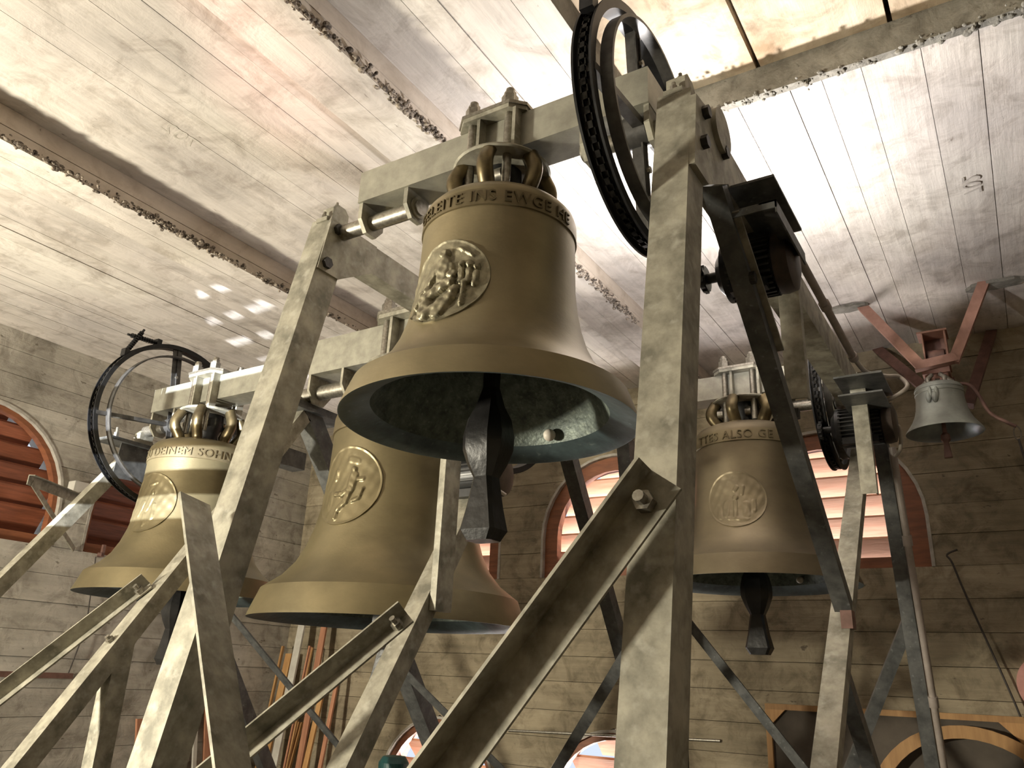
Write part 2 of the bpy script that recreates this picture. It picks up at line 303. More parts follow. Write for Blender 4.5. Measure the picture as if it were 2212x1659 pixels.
# downstand ribs
def rubble(name, xa, ya, yb, z, n, parent, axis='y', m='gravel'):
    g = G()
    for i in range(n):
        t = random.uniform(ya, yb); r = random.uniform(.004, .012) if random.random() < .85 else random.uniform(.012, .019)
        if math.sin(t*2.3+xa)+math.sin(t*5.1) < random.uniform(-1.8, .6): continue
        c = (xa + random.gauss(0, .012), t, z + random.gauss(.008, .014)) if axis == 'y' else (t, xa + random.gauss(0, .02), z + random.gauss(0, .008))
        k = len(g.V); g.ball(c, r, 4, (random.uniform(.7, 1.3), random.uniform(.7, 1.6), random.uniform(.6, 1.1)))
    o = g.make(name, m, parent); o['kind'] = 'stuff'; return o
for n, (xr, zb) in enumerate(((-4.615, 4.385), (-2.41, 4.40))):
    rib = struct(G().box(xr-.36, xr-.012, Y0, Y1, zb+.012, ZC+.02).make('ceiling_rib', 'mortar')); rib.name = 'trim_%d' % (n+1)
    zm = zb + (ZC-zb)*.42
    G().box(xr-.02, xr+.002, Y0, Y1, zm+.002, ZC-.004).make('formwork_board_strip', 'beam', rib)
    G().box(xr-.02, xr, Y0, Y1, zb+.004, zm-.002).make('formwork_board_strip', 'beam', rib)
    for k in range(2): G().box(xr-.36+k*.18+.002, xr-.36+(k+1)*.18-.002, Y0, Y1, zb, zb+.02).make('formwork_board_strip', 'ceil', rib)
    rubble('exposed_gravel', xr, .6, 7.4, zb+.008, 2400, rib)
# hatch: rough edges of the slab and stained cover slabs above
hatch = struct(G().box(HX0-.05, HX0+.0, HY0, HY1+.04, ZC-.006, ZH).box(HX0, 2.2, HY1, HY1+.05, ZC-.007, ZH).make('trim_3', 'mortar'))
rubble('exposed_gravel', HY1+.02, -1.45, 1.2, ZC-.004, 420, hatch, 'x', 'mortar')
cov = [-1.62, -.81, -.154, .55, 1.3, 2.3]
for a, b in zip(cov[:-1], cov[1:]):
    tag(G().box(a+.012, b-.012, HY0-.1, HY1+.1, ZH, ZH+.09).make('cover_slab', 'plank_cover'),
        'stained pale cover slab lying over the ceiling hatch', 'slab', 'cover slabs over the ceiling hatch')

# faint mirrored formwork stencils left in the concrete
for i_, (mx, my) in enumerate(((-3.93, 2.28), (-2.72, 2.17), (.085, 5.02))):
    cu = bpy.data.curves.new('stencil', 'FONT'); cu.body = '702'; cu.size = .15; cu.extrude = .0006; cu.align_x = 'CENTER'; cu.align_y = 'CENTER'
    to = bpy.data.objects.new('stencil', cu); COL.objects.link(to)
    me = bpy.data.meshes.new_from_object(to.evaluated_get(bpy.context.evaluated_depsgraph_get()))
    V = [(mx + v.co.y*.95, my - v.co.x, ZC-.0085 + v.co.z) for v in me.vertices]; F = [tuple(p.vertices) for p in me.polygons]
    bpy.data.objects.remove(to); bpy.data.curves.remove(cu); bpy.data.meshes.remove(me)
    obj('stencil_mark', V, F, 'stencil', ceil)
# walls built from board-formed courses, with arched louvre windows
def halfw(win, z):
    u, h, zs, zb = win
    if z < zb or z > zs + h: return 0.0
    if z <= zs: return h
    return math.sqrt(max(0, h*h-(z-zs)**2))
def wall(name, axis, c, out, u0, u1, wins, rows, step_detail=True, loc=None):
    """axis 'x': wall runs along x at y=c; 'y': runs along y at x=c; out = +-1 outward normal"""
    W = sempty(name)
    for z0, z1 in zip(rows[:-1], rows[1:]):
        j = random.uniform(-.009, .009)
        act = [wn for wn in wins if z1 > wn[3]+1e-4 and z0 < wn[2]+wn[1]-1e-4]
        act.sort(); zs = [z0 + (z1-z0)*i/6 for i in range(7)]
        lefts = [[(u0, z0+.002), (u0, z1-.002)]]; rights = []
        for wn in act:
            zz = [max(z0+.002, min(z1-.002, z)) for z in zs]
            rights.append([(wn[0]-halfw(wn, z), z) for z in zz]); lefts.append([(wn[0]+halfw(wn, z), z) for z in zz])
        rights.append([(u1, z0+.002), (u1, z1-.002)])
        for l, r in zip(lefts, rights):
            poly = l[::-1] + r
            pl = []
            for p in poly:
                if not pl or (abs(p[0]-pl[-1][0]) + abs(p[1]-pl[-1][1])) > 1e-5: pl.append(p)
            g = G()
            if axis == 'x': g.prism([(a, c + j*1.0, b) for a, b in pl], (0, out*.06, 0))
            else: g.prism([(c + j*1.0, a, b) for a, b in pl], (out*.06, 0, 0))
            pk = [(a, b + (-.004 if b < (z0+z1)/2 - (z1-z0)*.49 else .004 if b > (z0+z1)/2 + (z1-z0)*.49 else 0)) for a, b in pl]
            if axis == 'x': g.prism([(a, c + out*.05, b) for a, b in pk], (0, out*.29, 0))
            else: g.prism([(c + out*.05, a, b) for a, b in pk], (out*.29, 0, 0))
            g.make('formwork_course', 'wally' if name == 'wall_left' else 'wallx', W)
    return W
rows = [0, .27, .52, .80]
for r in (1.08, 1.33, 1.6, 1.84, 2.1, 2.36, 2.62, 2.88, 3.13, 3.40, 3.64, 3.92, 4.16, 4.40, 4.62): rows.append(r)
def arch(u, zb, h=.83, tall=.42): return (u, h, zb+tall, zb)
bw = [arch(u, 2.62) for u in (-1.45, -3.5, -5.72)]; bl = [(u, .75, .42, .27) for u in (-1.45, -3.5, -5.55)]
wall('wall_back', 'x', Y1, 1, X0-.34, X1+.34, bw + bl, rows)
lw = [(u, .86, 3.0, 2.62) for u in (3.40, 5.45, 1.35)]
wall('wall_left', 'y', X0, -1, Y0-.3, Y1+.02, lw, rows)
fw = [(-4.45, .46, 2.18, 1.6), (-2.2, .22, 2.2, 2.1)]  # openings in the unseen front wall, sized to shape the glare
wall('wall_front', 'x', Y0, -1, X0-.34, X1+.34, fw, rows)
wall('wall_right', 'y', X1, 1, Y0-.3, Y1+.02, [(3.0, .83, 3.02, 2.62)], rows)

NW = [0]
def ring_pts(u, h, zs, zb, n=18):
    return [(u-h, zb)] + [(u-h*math.cos(PI*i/n), zs+h*math.sin(PI*i/n)) for i in range(n+1)] + [(u+h, zb)]
def louvre_window(axis, c, out, win, slat_mat, pitch=.19, frame='framewood', tilt=1.0, depth=.24, fw=.15):
    NW[0] += 1; u, h, zs, zb = win
    W = sempty('window_%d' % NW[0])
    def P(a, d, z): return (a, c+out*d, z) if axis == 'x' else (c+out*d, a, z)
    def ring(h0, h1, d0, d1, drop=0.0):
        g = G(); A = ring_pts(u, h0, zs, zb-drop); B = ring_pts(u, h1, zs, zb-drop); n = len(A)
        V = [P(a, d0, z) for a, z in A] + [P(a, d0, z) for a, z in B] + [P(a, d1, z) for a, z in A] + [P(a, d1, z) for a, z in B]
        F = []
        for i in range(n-1):
            F += [(i, i+1, n+i+1, n+i), (2*n+i, 3*n+i, 3*n+i+1, 2*n+i+1), (i, 2*n+i, 2*n+i+1, i+1), (n+i, n+i+1, 3*n+i+1, 3*n+i)]
        F += [(0, n, 3*n, 2*n), (n-1, 3*n-1, 4*n-1, 2*n-1)]
        return g.add(V, F)
    ring(h+.022, h-.005, -.012, .06).make('plaster_reveal', 'plaster', W, smooth=30)
    ring(h-.0, h-fw, .04, .13).make('frame', frame, W, smooth=30)
    g = G(); g.prism([P(u-h, .08, zb-.0), P(u+h, .08, zb), P(u+h, .08, zb+.10), P(u-h, .08, zb+.10)], Vector(P(0, .14, 0))-Vector(P(0, 0, 0))).make('sill_rail', frame, W)
    z = zb + .10; k = 0
    while z < zs + h - .1:
        zc = z + pitch*.5
        hh = halfw((u, h-.04, zs, zb), min(zc + .05, zs + h - .09))
        if hh > .10:
            s = depth
            # inner edge high, outer edge low
            a = [P(u-hh, .13, z+s*.70), P(u-hh, .13+s*.72*tilt, z), P(u-hh, .145+s*.72*tilt, z+.02), P(u-hh, .145, z+s*.70+.02)]
            d = Vector(P(2*hh, 0, 0)) - Vector(P(0, 0, 0))
            G().prism(a, d).make('louvre_slat', slat_mat, W)
        z += pitch
    return W
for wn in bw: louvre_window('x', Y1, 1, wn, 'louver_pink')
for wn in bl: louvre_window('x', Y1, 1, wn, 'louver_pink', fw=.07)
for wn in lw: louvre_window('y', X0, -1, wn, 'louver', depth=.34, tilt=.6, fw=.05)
NW[0] += 1; W = sempty('window_%d' % NW[0])
z = 1.60
while z < 2.30:
    G().box(-4.95, -3.95, Y0-.10, Y0-.08, z, z+.085).make('louvre_slat', 'louver', W); z += .17
for z in (2.29, 2.35, 2.41, 2.455, 2.51, 2.565, 2.62): G().box(-4.95, -3.95, Y0-.10, Y0-.08, z, z+.034).make('louvre_slat', 'louver', W)  # finer slats added to split the glare on the ceiling
for xx in (-4.78, -4.60, -4.47, -4.29): G().box(xx, xx+.06, Y0-.12, Y0-.10, 2.30, 2.66).make('glare_bar', 'louver', W)  # unseen bars added to break the ceiling glare into patches
NW[0] += 1; W = sempty('window_%d' % NW[0])
for z in (2.12, 2.215, 2.31, 2.40): G().box(-2.45, -1.95, Y0-.10, Y0-.08, z, z+.03).make('louvre_slat', 'louver', W)  # slats in the added opening, there to stripe the pink spot
# floodlight housings
for (fl_, ft_, fp_, fc_, fa_, fb_), lab in zip(FLOODS, ('floodlight on a tripod stand far in front of the golden bell', 'floodlight on a slim stand between the two bells in line, aimed at the ceiling')):
    c = Vector(fl_); d = (Vector(ft_)-c).normalized(); sd = d.cross(Vector((0, 0, 1))).normalized(); up = sd.cross(d); c = c - d*.02
    FT = thing('floodlight', (c.x, c.y, 0), lab, 'floodlight')
    q = [c + sd*i*fa_*.55 + up*k*fb_*.6 for i, k in ((-1, -1), (1, -1), (1, 1), (-1, 1))]
    G().prism(q, -d*.07).make('housing', 'black', FT)
    G().cyl((c.x, c.y, .6), c - d*.05, .016, 12).make('pole', 'black', FT)
    for k in range(3):
        a = 2*PI*k/3 + .4; G().bar((c.x, c.y, .75), (c.x+.4*math.cos(a), c.y+.4*math.sin(a), 0), .025, .02).make('leg', 'black', FT)

# ------------------------------------------------------------------ bells
#        name   centre x, y, rim z, mouth radius, material, medallion(angle deg left, height frac, radius), text
BELLS = [
 ('A', -1.497, 2.195, 2.422, .520, 'bronze',      (37, .81, .168), 'GELEITE INS EWGE HE', 9),
 ('B', -5.285, 3.830, 2.050, .708, 'bronze_gold', (51, .89, .225), 'ZU DEINEM SOHN', 26),
 ('C', -3.210, 3.775, 1.869, .811, 'bronze_gold', (44, .91, .24), None, 0),
 ('D', -1.500, 5.410, 2.245, .655, 'bronze_dull', (14, .76, .19), 'TTES ALSO GE', 16),
]
OUT = [(1.0, 0.0), (.996, .02), (.93, .195), (.80, .29), (.715, .39), (.655, .51), (.61, .65), (.58, .80), (.56, .97), (.555, 1.15), (.552, 1.30), (.551, 1.362), (.562, 1.366), (.558, 1.49), (.547, 1.53), (.51, 1.575), (.45, 1.605), (.34, 1.63), (0, 1.645)]
INN = [(0, 1.50), (.36, 1.47), (.44, 1.38), (.465, 1.15), (.49, .95), (.53, .72), (.59, .50), (.67, .34), (.755, .20), (.79, .11), (.80, .085), (.90, .035), (.985, .0), (1.0, 0.0)]
def prof_r(zf):
    for (r0, z0), (r1, z1) in zip(OUT[:-1], OUT[1:]):
        if z0 <= zf <= z1: return r0 + (r1-r0)*(zf-z0)/max(1e-6, z1-z0)
    return .5
def seg_d(px, py, ax, ay, bx, by):
    dx, dy = bx-ax, by-ay; t = max(0, min(1, ((px-ax)*dx+(py-ay)*dy)/max(1e-9, dx*dx+dy*dy)))
    return math.hypot(px-ax-t*dx, py-ay-t*dy)
# relief figures: capsules (ax, ay, bx, by, radius, height) in unit disc coordinates
RELIEF = {
 'A': [(-.02,.62,-.02,.62,.12,1.1),(-.02,.42,.02,.05,.17,1.0),(-.16,.3,-.42,-.12,.07,.7),(.16,.32,.22,-.02,.07,.7),(.24,.1,.24,.1,.11,1.1),
       (.2,-.08,-.32,-.3,.13,1.1),(-.32,-.12,-.32,-.12,.10,1.0),(-.52,-.14,-.62,-.4,.09,.8),(-.34,-.36,-.24,-.72,.16,1.2),(.34,-.28,.34,-.28,.12,1.2),
       (.3,-.42,-.16,-.72,.12,1.0),(.52,-.1,.56,-.62,.05,.8),(.08,-.72,.2,-.5,.16,.8),(-.5,-.7,-.3,-.86,.06,.9),(.42,.3,.42,.3,.08,.9),(.42,.16,.44,-.06,.07,.8),
       (.58,.28,.58,.28,.08,.9),(.58,.14,.6,-.1,.07,.8),(.73,.22,.73,.22,.07,.9),(.73,.08,.74,-.16,.07,.8),(-.7,-.45,-.62,-.72,.05,.6),(.3,.7,.6,.5,.03,.4)],
 'B': [(.1,.3,.1,.3,.10,.5),(.1,.15,.0,-.2,.12,.45),(-.2,.0,-.3,-.4,.08,.4),(.3,-.1,.36,-.5,.07,.4),(0,-.4,.1,-.7,.08,.4),(-.1,.55,.2,.62,.04,.3)],
 'C': [(.22,.34,.22,.34,.09,.8),(.24,.2,.2,-.1,.13,.9),(.2,-.1,-.02,-.22,.08,.9),(-.02,-.22,-.28,-.2,.06,.8),(.2,-.15,.12,-.42,.09,.9),(.12,-.42,-.06,-.6,.07,.9),(-.06,-.6,-.08,-.8,.05,.8),
       (.34,-.4,.5,-.34,.05,.7),(.5,-.34,.56,-.12,.04,.7),(.3,.1,.52,.12,.05,.5),(-.42,.2,-.4,.34,.09,.4),(-.5,-.2,-.44,-.5,.1,.25),(.05,.62,.3,.55,.08,.25)],
 'D': [(.0,.05,.0,.05,.1,.6),(-.02,.3,.05,.4,.07,.4),(.22,.15,.26,.4,.05,.35),(0,-.1,.02,-.6,.07,.45),(-.3,-.15,-.3,-.5,.12,.35),(.35,-.2,.38,-.55,.12,.35),(-.55,-.3,-.5,-.6,.08,.3),(-.2,-.65,.4,-.7,.06,.35),(.6,-.1,.62,-.4,.07,.3)],
}
def make_bell(key, x, y, z, r, bm, med, text, tdeg, label, loops=6):
    ztop = {'A': 3.455, 'B': 3.455, 'C': 3.47, 'D': 3.50}[key]
    ztop = (ztop - z)/r
    T = thing('church_bell', (x, y, z), label, 'bell', 'large bronze bells hung in the steel frame')
    prof = [(a*r, b*r) for a, b in OUT] 
    G().lathe((x, y, z), prof, 112, mif=lambda q: 1 if OUT[q][1] in (1.362, 1.366) else 0).make('bell_body', bm, T, smooth=25, mats=[bm, 'bronze_band'])
    pin = [(a*r, b*r) for a, b in INN]
    k = len(pin)-1
    G().lathe((x, y, z), pin, 112, mif=lambda q: 1 if q >= 10 else 0).make('bell_inside', 'patina', T, smooth=25, mats=['patina', 'patina_lip'])
    thc = math.atan2(-y, -x)
    # crown loops
    ph0 = thc + math.radians(-22)
    for i in range(loops):
        a = ph0 + i*2*PI/loops; ca, sa = math.cos(a), math.sin(a)
        path = []
        for t in [j/12 for j in range(13)]:
            zz = 1.60 + t*(ztop-1.60)
            rr = .275 + .025*t + .07*max(0.0, math.sin(PI*(t-.18)/.86))**1.4
            path.append((x+rr*r*ca, y+rr*r*sa, z+zz*r))
        G().tube(path, .050*r, 12, rx=1.3).make('crown_loop', 'bronze_crown', T, smooth=60)
    G().lathe((x, y, z), [(0, ztop*r), (.14*r, ztop*r), (.15*r, 1.85*r), (.11*r, 1.75*r), (.13*r, 1.62*r), (0, 1.62*r)], 20).make('crown_post', 'black', T, smooth=40)
    # medallion
    if med:
        deg, hf, mr = med; a0 = thc - math.radians(deg); n = 46; rel = RELIEF[key]; V = []; F = []; idx = {}
        zc = z + hf*r; r0 = prof_r(hf)*r
        def surf(u, v, d):
            zf = max(.25, min(1.36, (zc + v*mr*1.04 - z)/r)); rr = prof_r(zf)*r; a = a0 + u*mr/rr
            return (x+(rr+d)*math.cos(a), y+(rr+d)*math.sin(a), z+zf*r)
        rings = 46; seg = 132
        # viewed from outside: +u runs to the right
        for i in range(rings+1):
            q = i/rings
            for s in range(seg):
                t = 2*PI*s/seg; sq = (1 + .05*math.cos(2*t+.7))
                u, v = q*math.cos(t)*sq, q*math.sin(t)*sq
                h = .0
                for (ax, ay, bx, by, rad, hh) in rel:
                    dd = seg_d(u, v, ax, ay, bx, by)
                    if dd < rad: h = max(h, hh*(1-(dd/rad)**4)**.5*(.86+.14*math.sin(34*(u*.8+v*.4)+9*ax)*math.sin(21*(v-u*.3)+7*ay)))
                ks = 1.0 if key == 'A' else .55
                base = .022*mr + ks*.13*mr*h + ks*.012*mr*math.sin(17*u+3*v)*math.sin(15*v-5*u)
                if q > .95: base += .015*mr
                if q >= 1: base = -.02*mr
                V.append(surf(u, v, base))
        for i in range(rings):
            for s in range(seg): F.append((i*seg+s, i*seg+(s+1) % seg, (i+1)*seg+(s+1) % seg, (i+1)*seg+s))
        obj('medallion', V, F, 'relief' if key == 'A' else bm, T, smooth=50)
    if text:
        cu = bpy.data.curves.new('lettering', 'FONT'); cu.body = text; cu.size = .118*r; cu.extrude = .006*r; cu.align_x = 'CENTER'; cu.space_character = 1.12
        to = bpy.data.objects.new('lettering', cu); COL.objects.link(to)
        dg = bpy.context.evaluated_depsgraph_get(); me = bpy.data.meshes.new_from_object(to.evaluated_get(dg))
        tv = [tuple(v.co) for v in me.vertices]; tf = [tuple(p.vertices) for p in me.polygons]
        bpy.data.objects.remove(to); bpy.data.curves.remove(cu); bpy.data.meshes.remove(me)
        ta = thc - math.radians(tdeg); rr = .560*r; zb = z + 1.388*r
        V = []
        for (tx, ty, tz) in tv:
            a = ta + tx/rr; R = rr + tz + .004*r
            V.append((x+R*math.cos(a), y+R*math.sin(a), zb+ty))
        adj = {}
        for f in tf:
            for p_ in f: adj.setdefault(p_, set()).update(f)
        seen = {}; cid = 0
        for v0 in range(len(V)):
            if v0 in seen: continue
            st = [v0]
            while st:
                q = st.pop()
                if q in seen: continue
                seen[q] = cid; st += list(adj.get(q, ()))
            cid += 1
        for c_ in range(cid):
            ids = [v for v in range(len(V)) if seen[v] == c_]; mp_ = {v: i for i, v in enumerate(ids)}
            ff = [tuple(mp_[p_] for p_ in f) for f in tf if f[0] in mp_]
            if ff: obj('letter', [V[v] for v in ids], ff, 'bronze_letter', T)
    return T
BT = {}
BL = {'A': 'olive bronze bell with deep relief medallion and open green mouth above its clapper',
      'B': 'golden bronze bell hung beside the wall with round louvred window, text DEINEM SOHN',
      'C': 'widest bronze bell, its medallion showing a lone running figure',
      'D': 'dull dark bronze bell in front of louvred windows, text ALSO GE'}
for b in BELLS: BT[b[0]] = make_bell(*b, BL[b[0]])
# white buffers seen inside two mouths
for (x, y, z, r) in ((-1.497, 2.195, 2.422, .520), (-1.5, 5.41, 2.245, .655)):
    thf = math.atan2(y, x) - math.radians(38); rr = .73*r
    c = Vector((x+rr*math.cos(thf), y+rr*math.sin(thf), z+.13*r))
    p = BT['A'] if y < 3 else BT['D']
    G().cyl(c, c + Vector((.10*math.cos(thf), .10*math.sin(thf), .05)), .016, 10).make('buffer_pin', 'bolt', p, smooth=40)
    G().ball(c, .024, 10).make('buffer_cap', 'whitecap', p, smooth=80)

def loft(secs, c):
    """secs: (z, hx, hy, chamfer) octagonal sections"""
    g = G(); V = []; F = []
    for z, hx, hy, ch in secs:
        q = [(hx, -hy+ch), (hx, hy-ch), (hx-ch, hy), (-hx+ch, hy), (-hx, hy-ch), (-hx, -hy+ch), (-hx+ch, -hy), (hx-ch, -hy)]
        V += [(c[0]+a, c[1]+b, c[2]+z) for a, b in q]
    for i in range(len(secs)-1):
        for k in range(8): F.append((i*8+k, i*8+(k+1) % 8, (i+1)*8+(k+1) % 8, (i+1)*8+k))
    F += [tuple(range(8)), tuple(range((len(secs)-1)*8, len(secs)*8))]
    return g.add(V, F)
def clapper(x, y, z, r, label, top):
    s = r/.52; T = thing('bell_clapper', (x, y, z-.42*s), label, 'clapper', 'forged clappers inside the bells')
    c = (x, y, z)
    loft([(.13*s, .026*s, .024*s, .009*s), (top, .030*s, .026*s, .010*s)], c).make('shank', 'iron', T)
    loft([(-.19*s, .036*s, .036*s, .014*s), (-.14*s, .060*s, .058*s, .024*s), (-.09*s, .078*s, .074*s, .034*s), (-.04*s, .080*s, .076*s, .036*s), (.02*s, .068*s, .064*s, .028*s), (.07*s, .044*s, .042*s, .016*s), (.135*s, .027*s, .025*s, .009*s)], c).make('ball', 'iron', T, smooth=35)
    loft([(-.40*s, .050*s, .040*s, .012*s), (-.365*s, .069*s, .052*s, .012*s), (-.29*s, .052*s, .044*s, .010*s), (-.185*s, .037*s, .037*s, .014*s)], c).make('flight', 'iron', T)
    return T
clapper(-1.497, 2.195, 2.422, .52, 'black forged clapper hanging from the bell with the open green mouth', .80)
clapper(-5.285, 3.83, 2.05, .60, 'black clapper ball peeping below the golden bell with text DEINEM SOHN', 1.08)
clapper(-3.21, 3.775, 1.95, .62, 'black clapper inside the widest bell with the running figure medallion', 1.15)
clapper(-1.5, 5.41, 2.275, .60, 'black clapper with round ball below the dull dark bell by the louvred windows', .97)

# ------------------------------------------------------------------ headstocks (yokes), their clamps, shafts
YK = []
def yoke(x, y, r, zb, zt, xl, xr, th, zs, label, zdisc):
    T = thing('bell_headstock', (x, y, zb), label, 'headstock', 'galvanised headstock beams carrying the bells')
    G().box(xl, xr, y-th/2, y+th/2, zb, zt).make('beam', 'galv_yoke', T)
    s = r/.52
    # stub shafts below each end, held between two plates
    for sg, xe in ((1, xl), (-1, xr)):
        xa, xb = xe + sg*.012, xe + sg*.26*s**.5
        for xp in (xa, xb):
            G().yz([(y-.07*s, zb+.01), (y+.07*s, zb+.01), (y+.07*s, zs-.01), (y+.03*s, zs-.06*s), (y-.03*s, zs-.06*s), (y-.07*s, zs-.01)], xp-.010, xp+.010).make('bearing_plate', 'galv', T)
        G().cyl((xe-sg*.17, y, zs), (xb+sg*.03, y, zs), .034*s, 20).make('stub_shaft', 'bolt', T, smooth=40)
        G().cyl((xb+sg*.012, y, zs), (xb+sg*.02, y, zs), .046*s, 20).make('shaft_collar', 'galv', T, smooth=40)
    # clamp: top plate, four tie rods, gussets, lower disc
    a, b = .155*s, .115*s
    def rp(z0, z1, a, b, c):
        q = [(a, -b+c), (a, b-c), (a-c, b), (-a+c, b), (-a, b-c), (-a, -b+c), (-a+c, -b), (a-c, -b)]
        return G().prism([(x+i, y+j, z0) for i, j in q], (0, 0, z1-z0))
    b2 = max(b, th/2 + .055*s)
    rp(zt+.002, zt+.020*s, a, b2, .05*s).make('top_plate', 'galv', T)
    rp(zt+.020*s, zt+.034*s, a*1.03, b2*1.03, .05*s).make('top_plate', 'bolt', T)
    G().lathe((x, y, zdisc), [(0, -.002), (.185*s, -.002), (.192*s, .004*s), (.188*s, .012*s), (0, .014*s)], 40).make('lower_disc', 'galv', T, smooth=30)
    for i in (-1, 1):
        for j in (-1, 1):
            px, py = x + i*.085*s, y + j*(b2-.038*s)
            G().cyl((px, py, zdisc-.13*s), (px, py, zt+.115*s), .0175*s, 14).make('tie_rod', 'bolt', T, smooth=40)
            g = G().hexn((px, py, zt+.034*s), (0, 0, 1), .033*s, .045*s); g.hexn((px, py, zt+.081*s), (0, 0, 1), .024*s, .02*s); g.make('nut', 'bolt', T)
            G().cyl((px-.02*s, py+.012*s, zdisc-.07*s), (px-.055*s, py+.012*s, zdisc-.07*s), .026*s, 16).make('hook_end', 'bolt', T, smooth=40)
    for j in (-1, 1):
        G().box(x-.045*s, x-.031*s, y+min(j*th/2, j*(b2-.01)), y+max(j*th/2, j*(b2-.01)), zdisc+.012*s, zt+.002).make('gusset', 'galv', T)
        G().box(x+.118*s, x+.132*s, y+min(j*th/2, j*(b2-.01)), y+max(j*th/2, j*(b2-.01)), zdisc+.012*s, zt+.002).make('gusset', 'galv', T)
    YK.append(T); return T
yoke(-1.503, 2.195, .52, 3.490, 3.642, -2.19, -.855, .16, 3.425, 'galvanised headstock beam over the bell with the deep relief medallion', 3.455)
yoke(-5.290, 3.830, .66, 3.545, 3.745, -5.95, -4.40, .20, 3.43, 'sun-striped headstock beam over the golden bell with text DEINEM SOHN', 3.455)
yoke(-3.215, 3.775, .80, 3.545, 3.800, -4.06, -2.46, .22, 3.44, 'deep headstock beam over the widest bell', 3.47)
yoke(-1.505, 5.410, .60, 3.545, 3.715, -2.20, -.90, .18, 3.44, 'dark headstock beam over the dull bell by the louvred windows', 3.50)

# ------------------------------------------------------------------ steel side frames
def bolt(p, axis, r, T, m='bolt', h=.02, nub=True, name='bolt'):
    g = G().hexn(p, axis, r, h)
    if nub: g.cyl(Vector(p)+Vector(axis).normalized()*h*.9, Vector(p)+Vector(axis).normalized()*(h*1.9), r*.55, 10)
    return g.make(name, m, T)
def off(p, q, d):
    """polygon strip from p to q (y,z), offset d to the right-hand side of travel"""
    dy, dz = q[0]-p[0], q[1]-p[1]; l = math.hypot(dy, dz); n = (dz/l*d, -dy/l*d)
    return [p, q, (q[0]+n[0], q[1]+n[1]), (p[0]+n[0], p[1]+n[1])]
def bearing(x, y, z, T, s=1.0):
    G().yz([(y-.10*s, z-.075*s), (y+.10*s, z-.075*s), (y+.10*s, z-.05*s), (y+.06*s, z-.03*s), (y+.06*s, z+.03*s), (y+.03*s, z+.06*s), (y-.03*s, z+.06*s), (y-.06*s, z+.03*s), (y-.06*s, z-.03*s), (y-.10*s, z-.05*s)], x-.04*s, x+.04*s).make('pillow_block', 'galv', T, smooth=False)
    g = G().hexn((x, y, z+.06*s), (0, 0, 1), .016*s, .02*s); g.cyl((x, y, z+.08*s), (x, y, z+.10*s), .008*s, 8); g.make('grease_nipple', 'bolt', T)
    for j in (-1, 1): bolt((x, y+j*.082*s, z-.05*s), (0, 0, 1), .016*s, T, 'bolt', .018)

# outer frame, carrying the right ends of the two bells in line
F1 = thing('bell_frame_side', (-.76, 3.8, 0), 'outer galvanised side frame with two motors and a conduit along its rail', 'bell frame', 'upright side frames of the bell stand')
G().yz([(2.112, 3.485), (2.245, 3.462), (1.64, 0), (1.51, 0)], -.82, -.70).make('front_leg', 'galv', F1)
G().yz([(2.20, 3.30), (2.20, 3.47), (5.45, 3.47), (5.45, 3.30)], -.82, -.69).make('top_rail', 'galv', F1)
G().yz([(2.10, 3.44), (2.30, 3.48), (2.42, 3.36), (2.42, 3.28), (2.19, 3.14), (2.055, 3.14)], -.705, -.680).make('gusset_plate', 'galv', F1)
G().cyl((-.70, 2.33, 3.44), (-.662, 2.33, 3.44), .085, 28).make('bearing_cover', 'galv', F1, smooth=40)
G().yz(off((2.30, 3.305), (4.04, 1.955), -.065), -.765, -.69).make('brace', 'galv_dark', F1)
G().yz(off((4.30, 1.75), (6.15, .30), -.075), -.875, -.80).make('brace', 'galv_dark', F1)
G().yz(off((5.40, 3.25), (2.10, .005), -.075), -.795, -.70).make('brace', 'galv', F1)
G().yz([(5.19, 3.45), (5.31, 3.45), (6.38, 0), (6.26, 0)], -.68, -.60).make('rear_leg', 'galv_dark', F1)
G().box(-.735, -.685, 4.0, 4.08, 1.88, 1.96).make('joint_block', 'darkred', F1)
G().channel((-.695, 3.30, 2.757), (-.695, 3.30, 3.33), (1, 0, 0), (0, 1, 0), .088, .05, .008).make('hanger', 'galv', F1)
G().channel((-.665, 4.80, 2.665), (-.665, 4.80, 3.29), (1, 0, 0), (0, 1, 0), .085, .05, .009).make('hanger', 'galv', F1)
G().box(-.755, -.50, 4.57, 5.0, 3.29, 3.302).make('motor_plate', 'galv_dark', F1)
G().box(-.745, -.51, 4.60, 5.0, 3.19, 3.20).make('motor_plate', 'galv_dark', F1)
G().box(-.70, -.535, 2.47, 2.88, 3.296, 3.306).make('motor_plate', 'galv_dark', F1)
G().angle((-.535, 2.475, 3.205), (-.535, 2.90, 3.205), (-1, 0, 0), (0, 0, -1), .06, .05, .006).make('motor_bracket', 'galv_dark', F1)
G().angle((-.535, 2.475, 3.205), (-.70, 2.475, 3.205), (0, 1, 0), (0, 0, -1), .03, .03, .006).make('motor_bracket', 'galv_dark', F1)
G().bar((-.69, 2.475, 3.20), (-.69, 3.0, 2.86), .012, .05, (1, 0, 0)).make('motor_bracket', 'galv', F1)
for p in ((2.17, 3.41), (2.14, 3.27), (2.36, 3.37), (2.62, 3.37), (2.95, 3.37)): bolt((-.680 if p[0] < 2.6 else -.690, p[0], p[1]), (1, 0, 0), .023, F1, 'blackbolt', .022, False)
for p in ((2.66, 3.02), (5.7, 2.0)): bolt((-.69 if p[0] < 4 else -.60, p[0], p[1]), (1, 0, 0), .024, F1, 'blackbolt', .02, False)
bearing(-.765, 2.195, 3.545, F1, .85); bearing(-.765, 5.36, 3.545, F1, .85)
bolt((-.73, 3.36, 2.73), (0, 0, -1), .03, F1, 'blackbolt', .04, False)

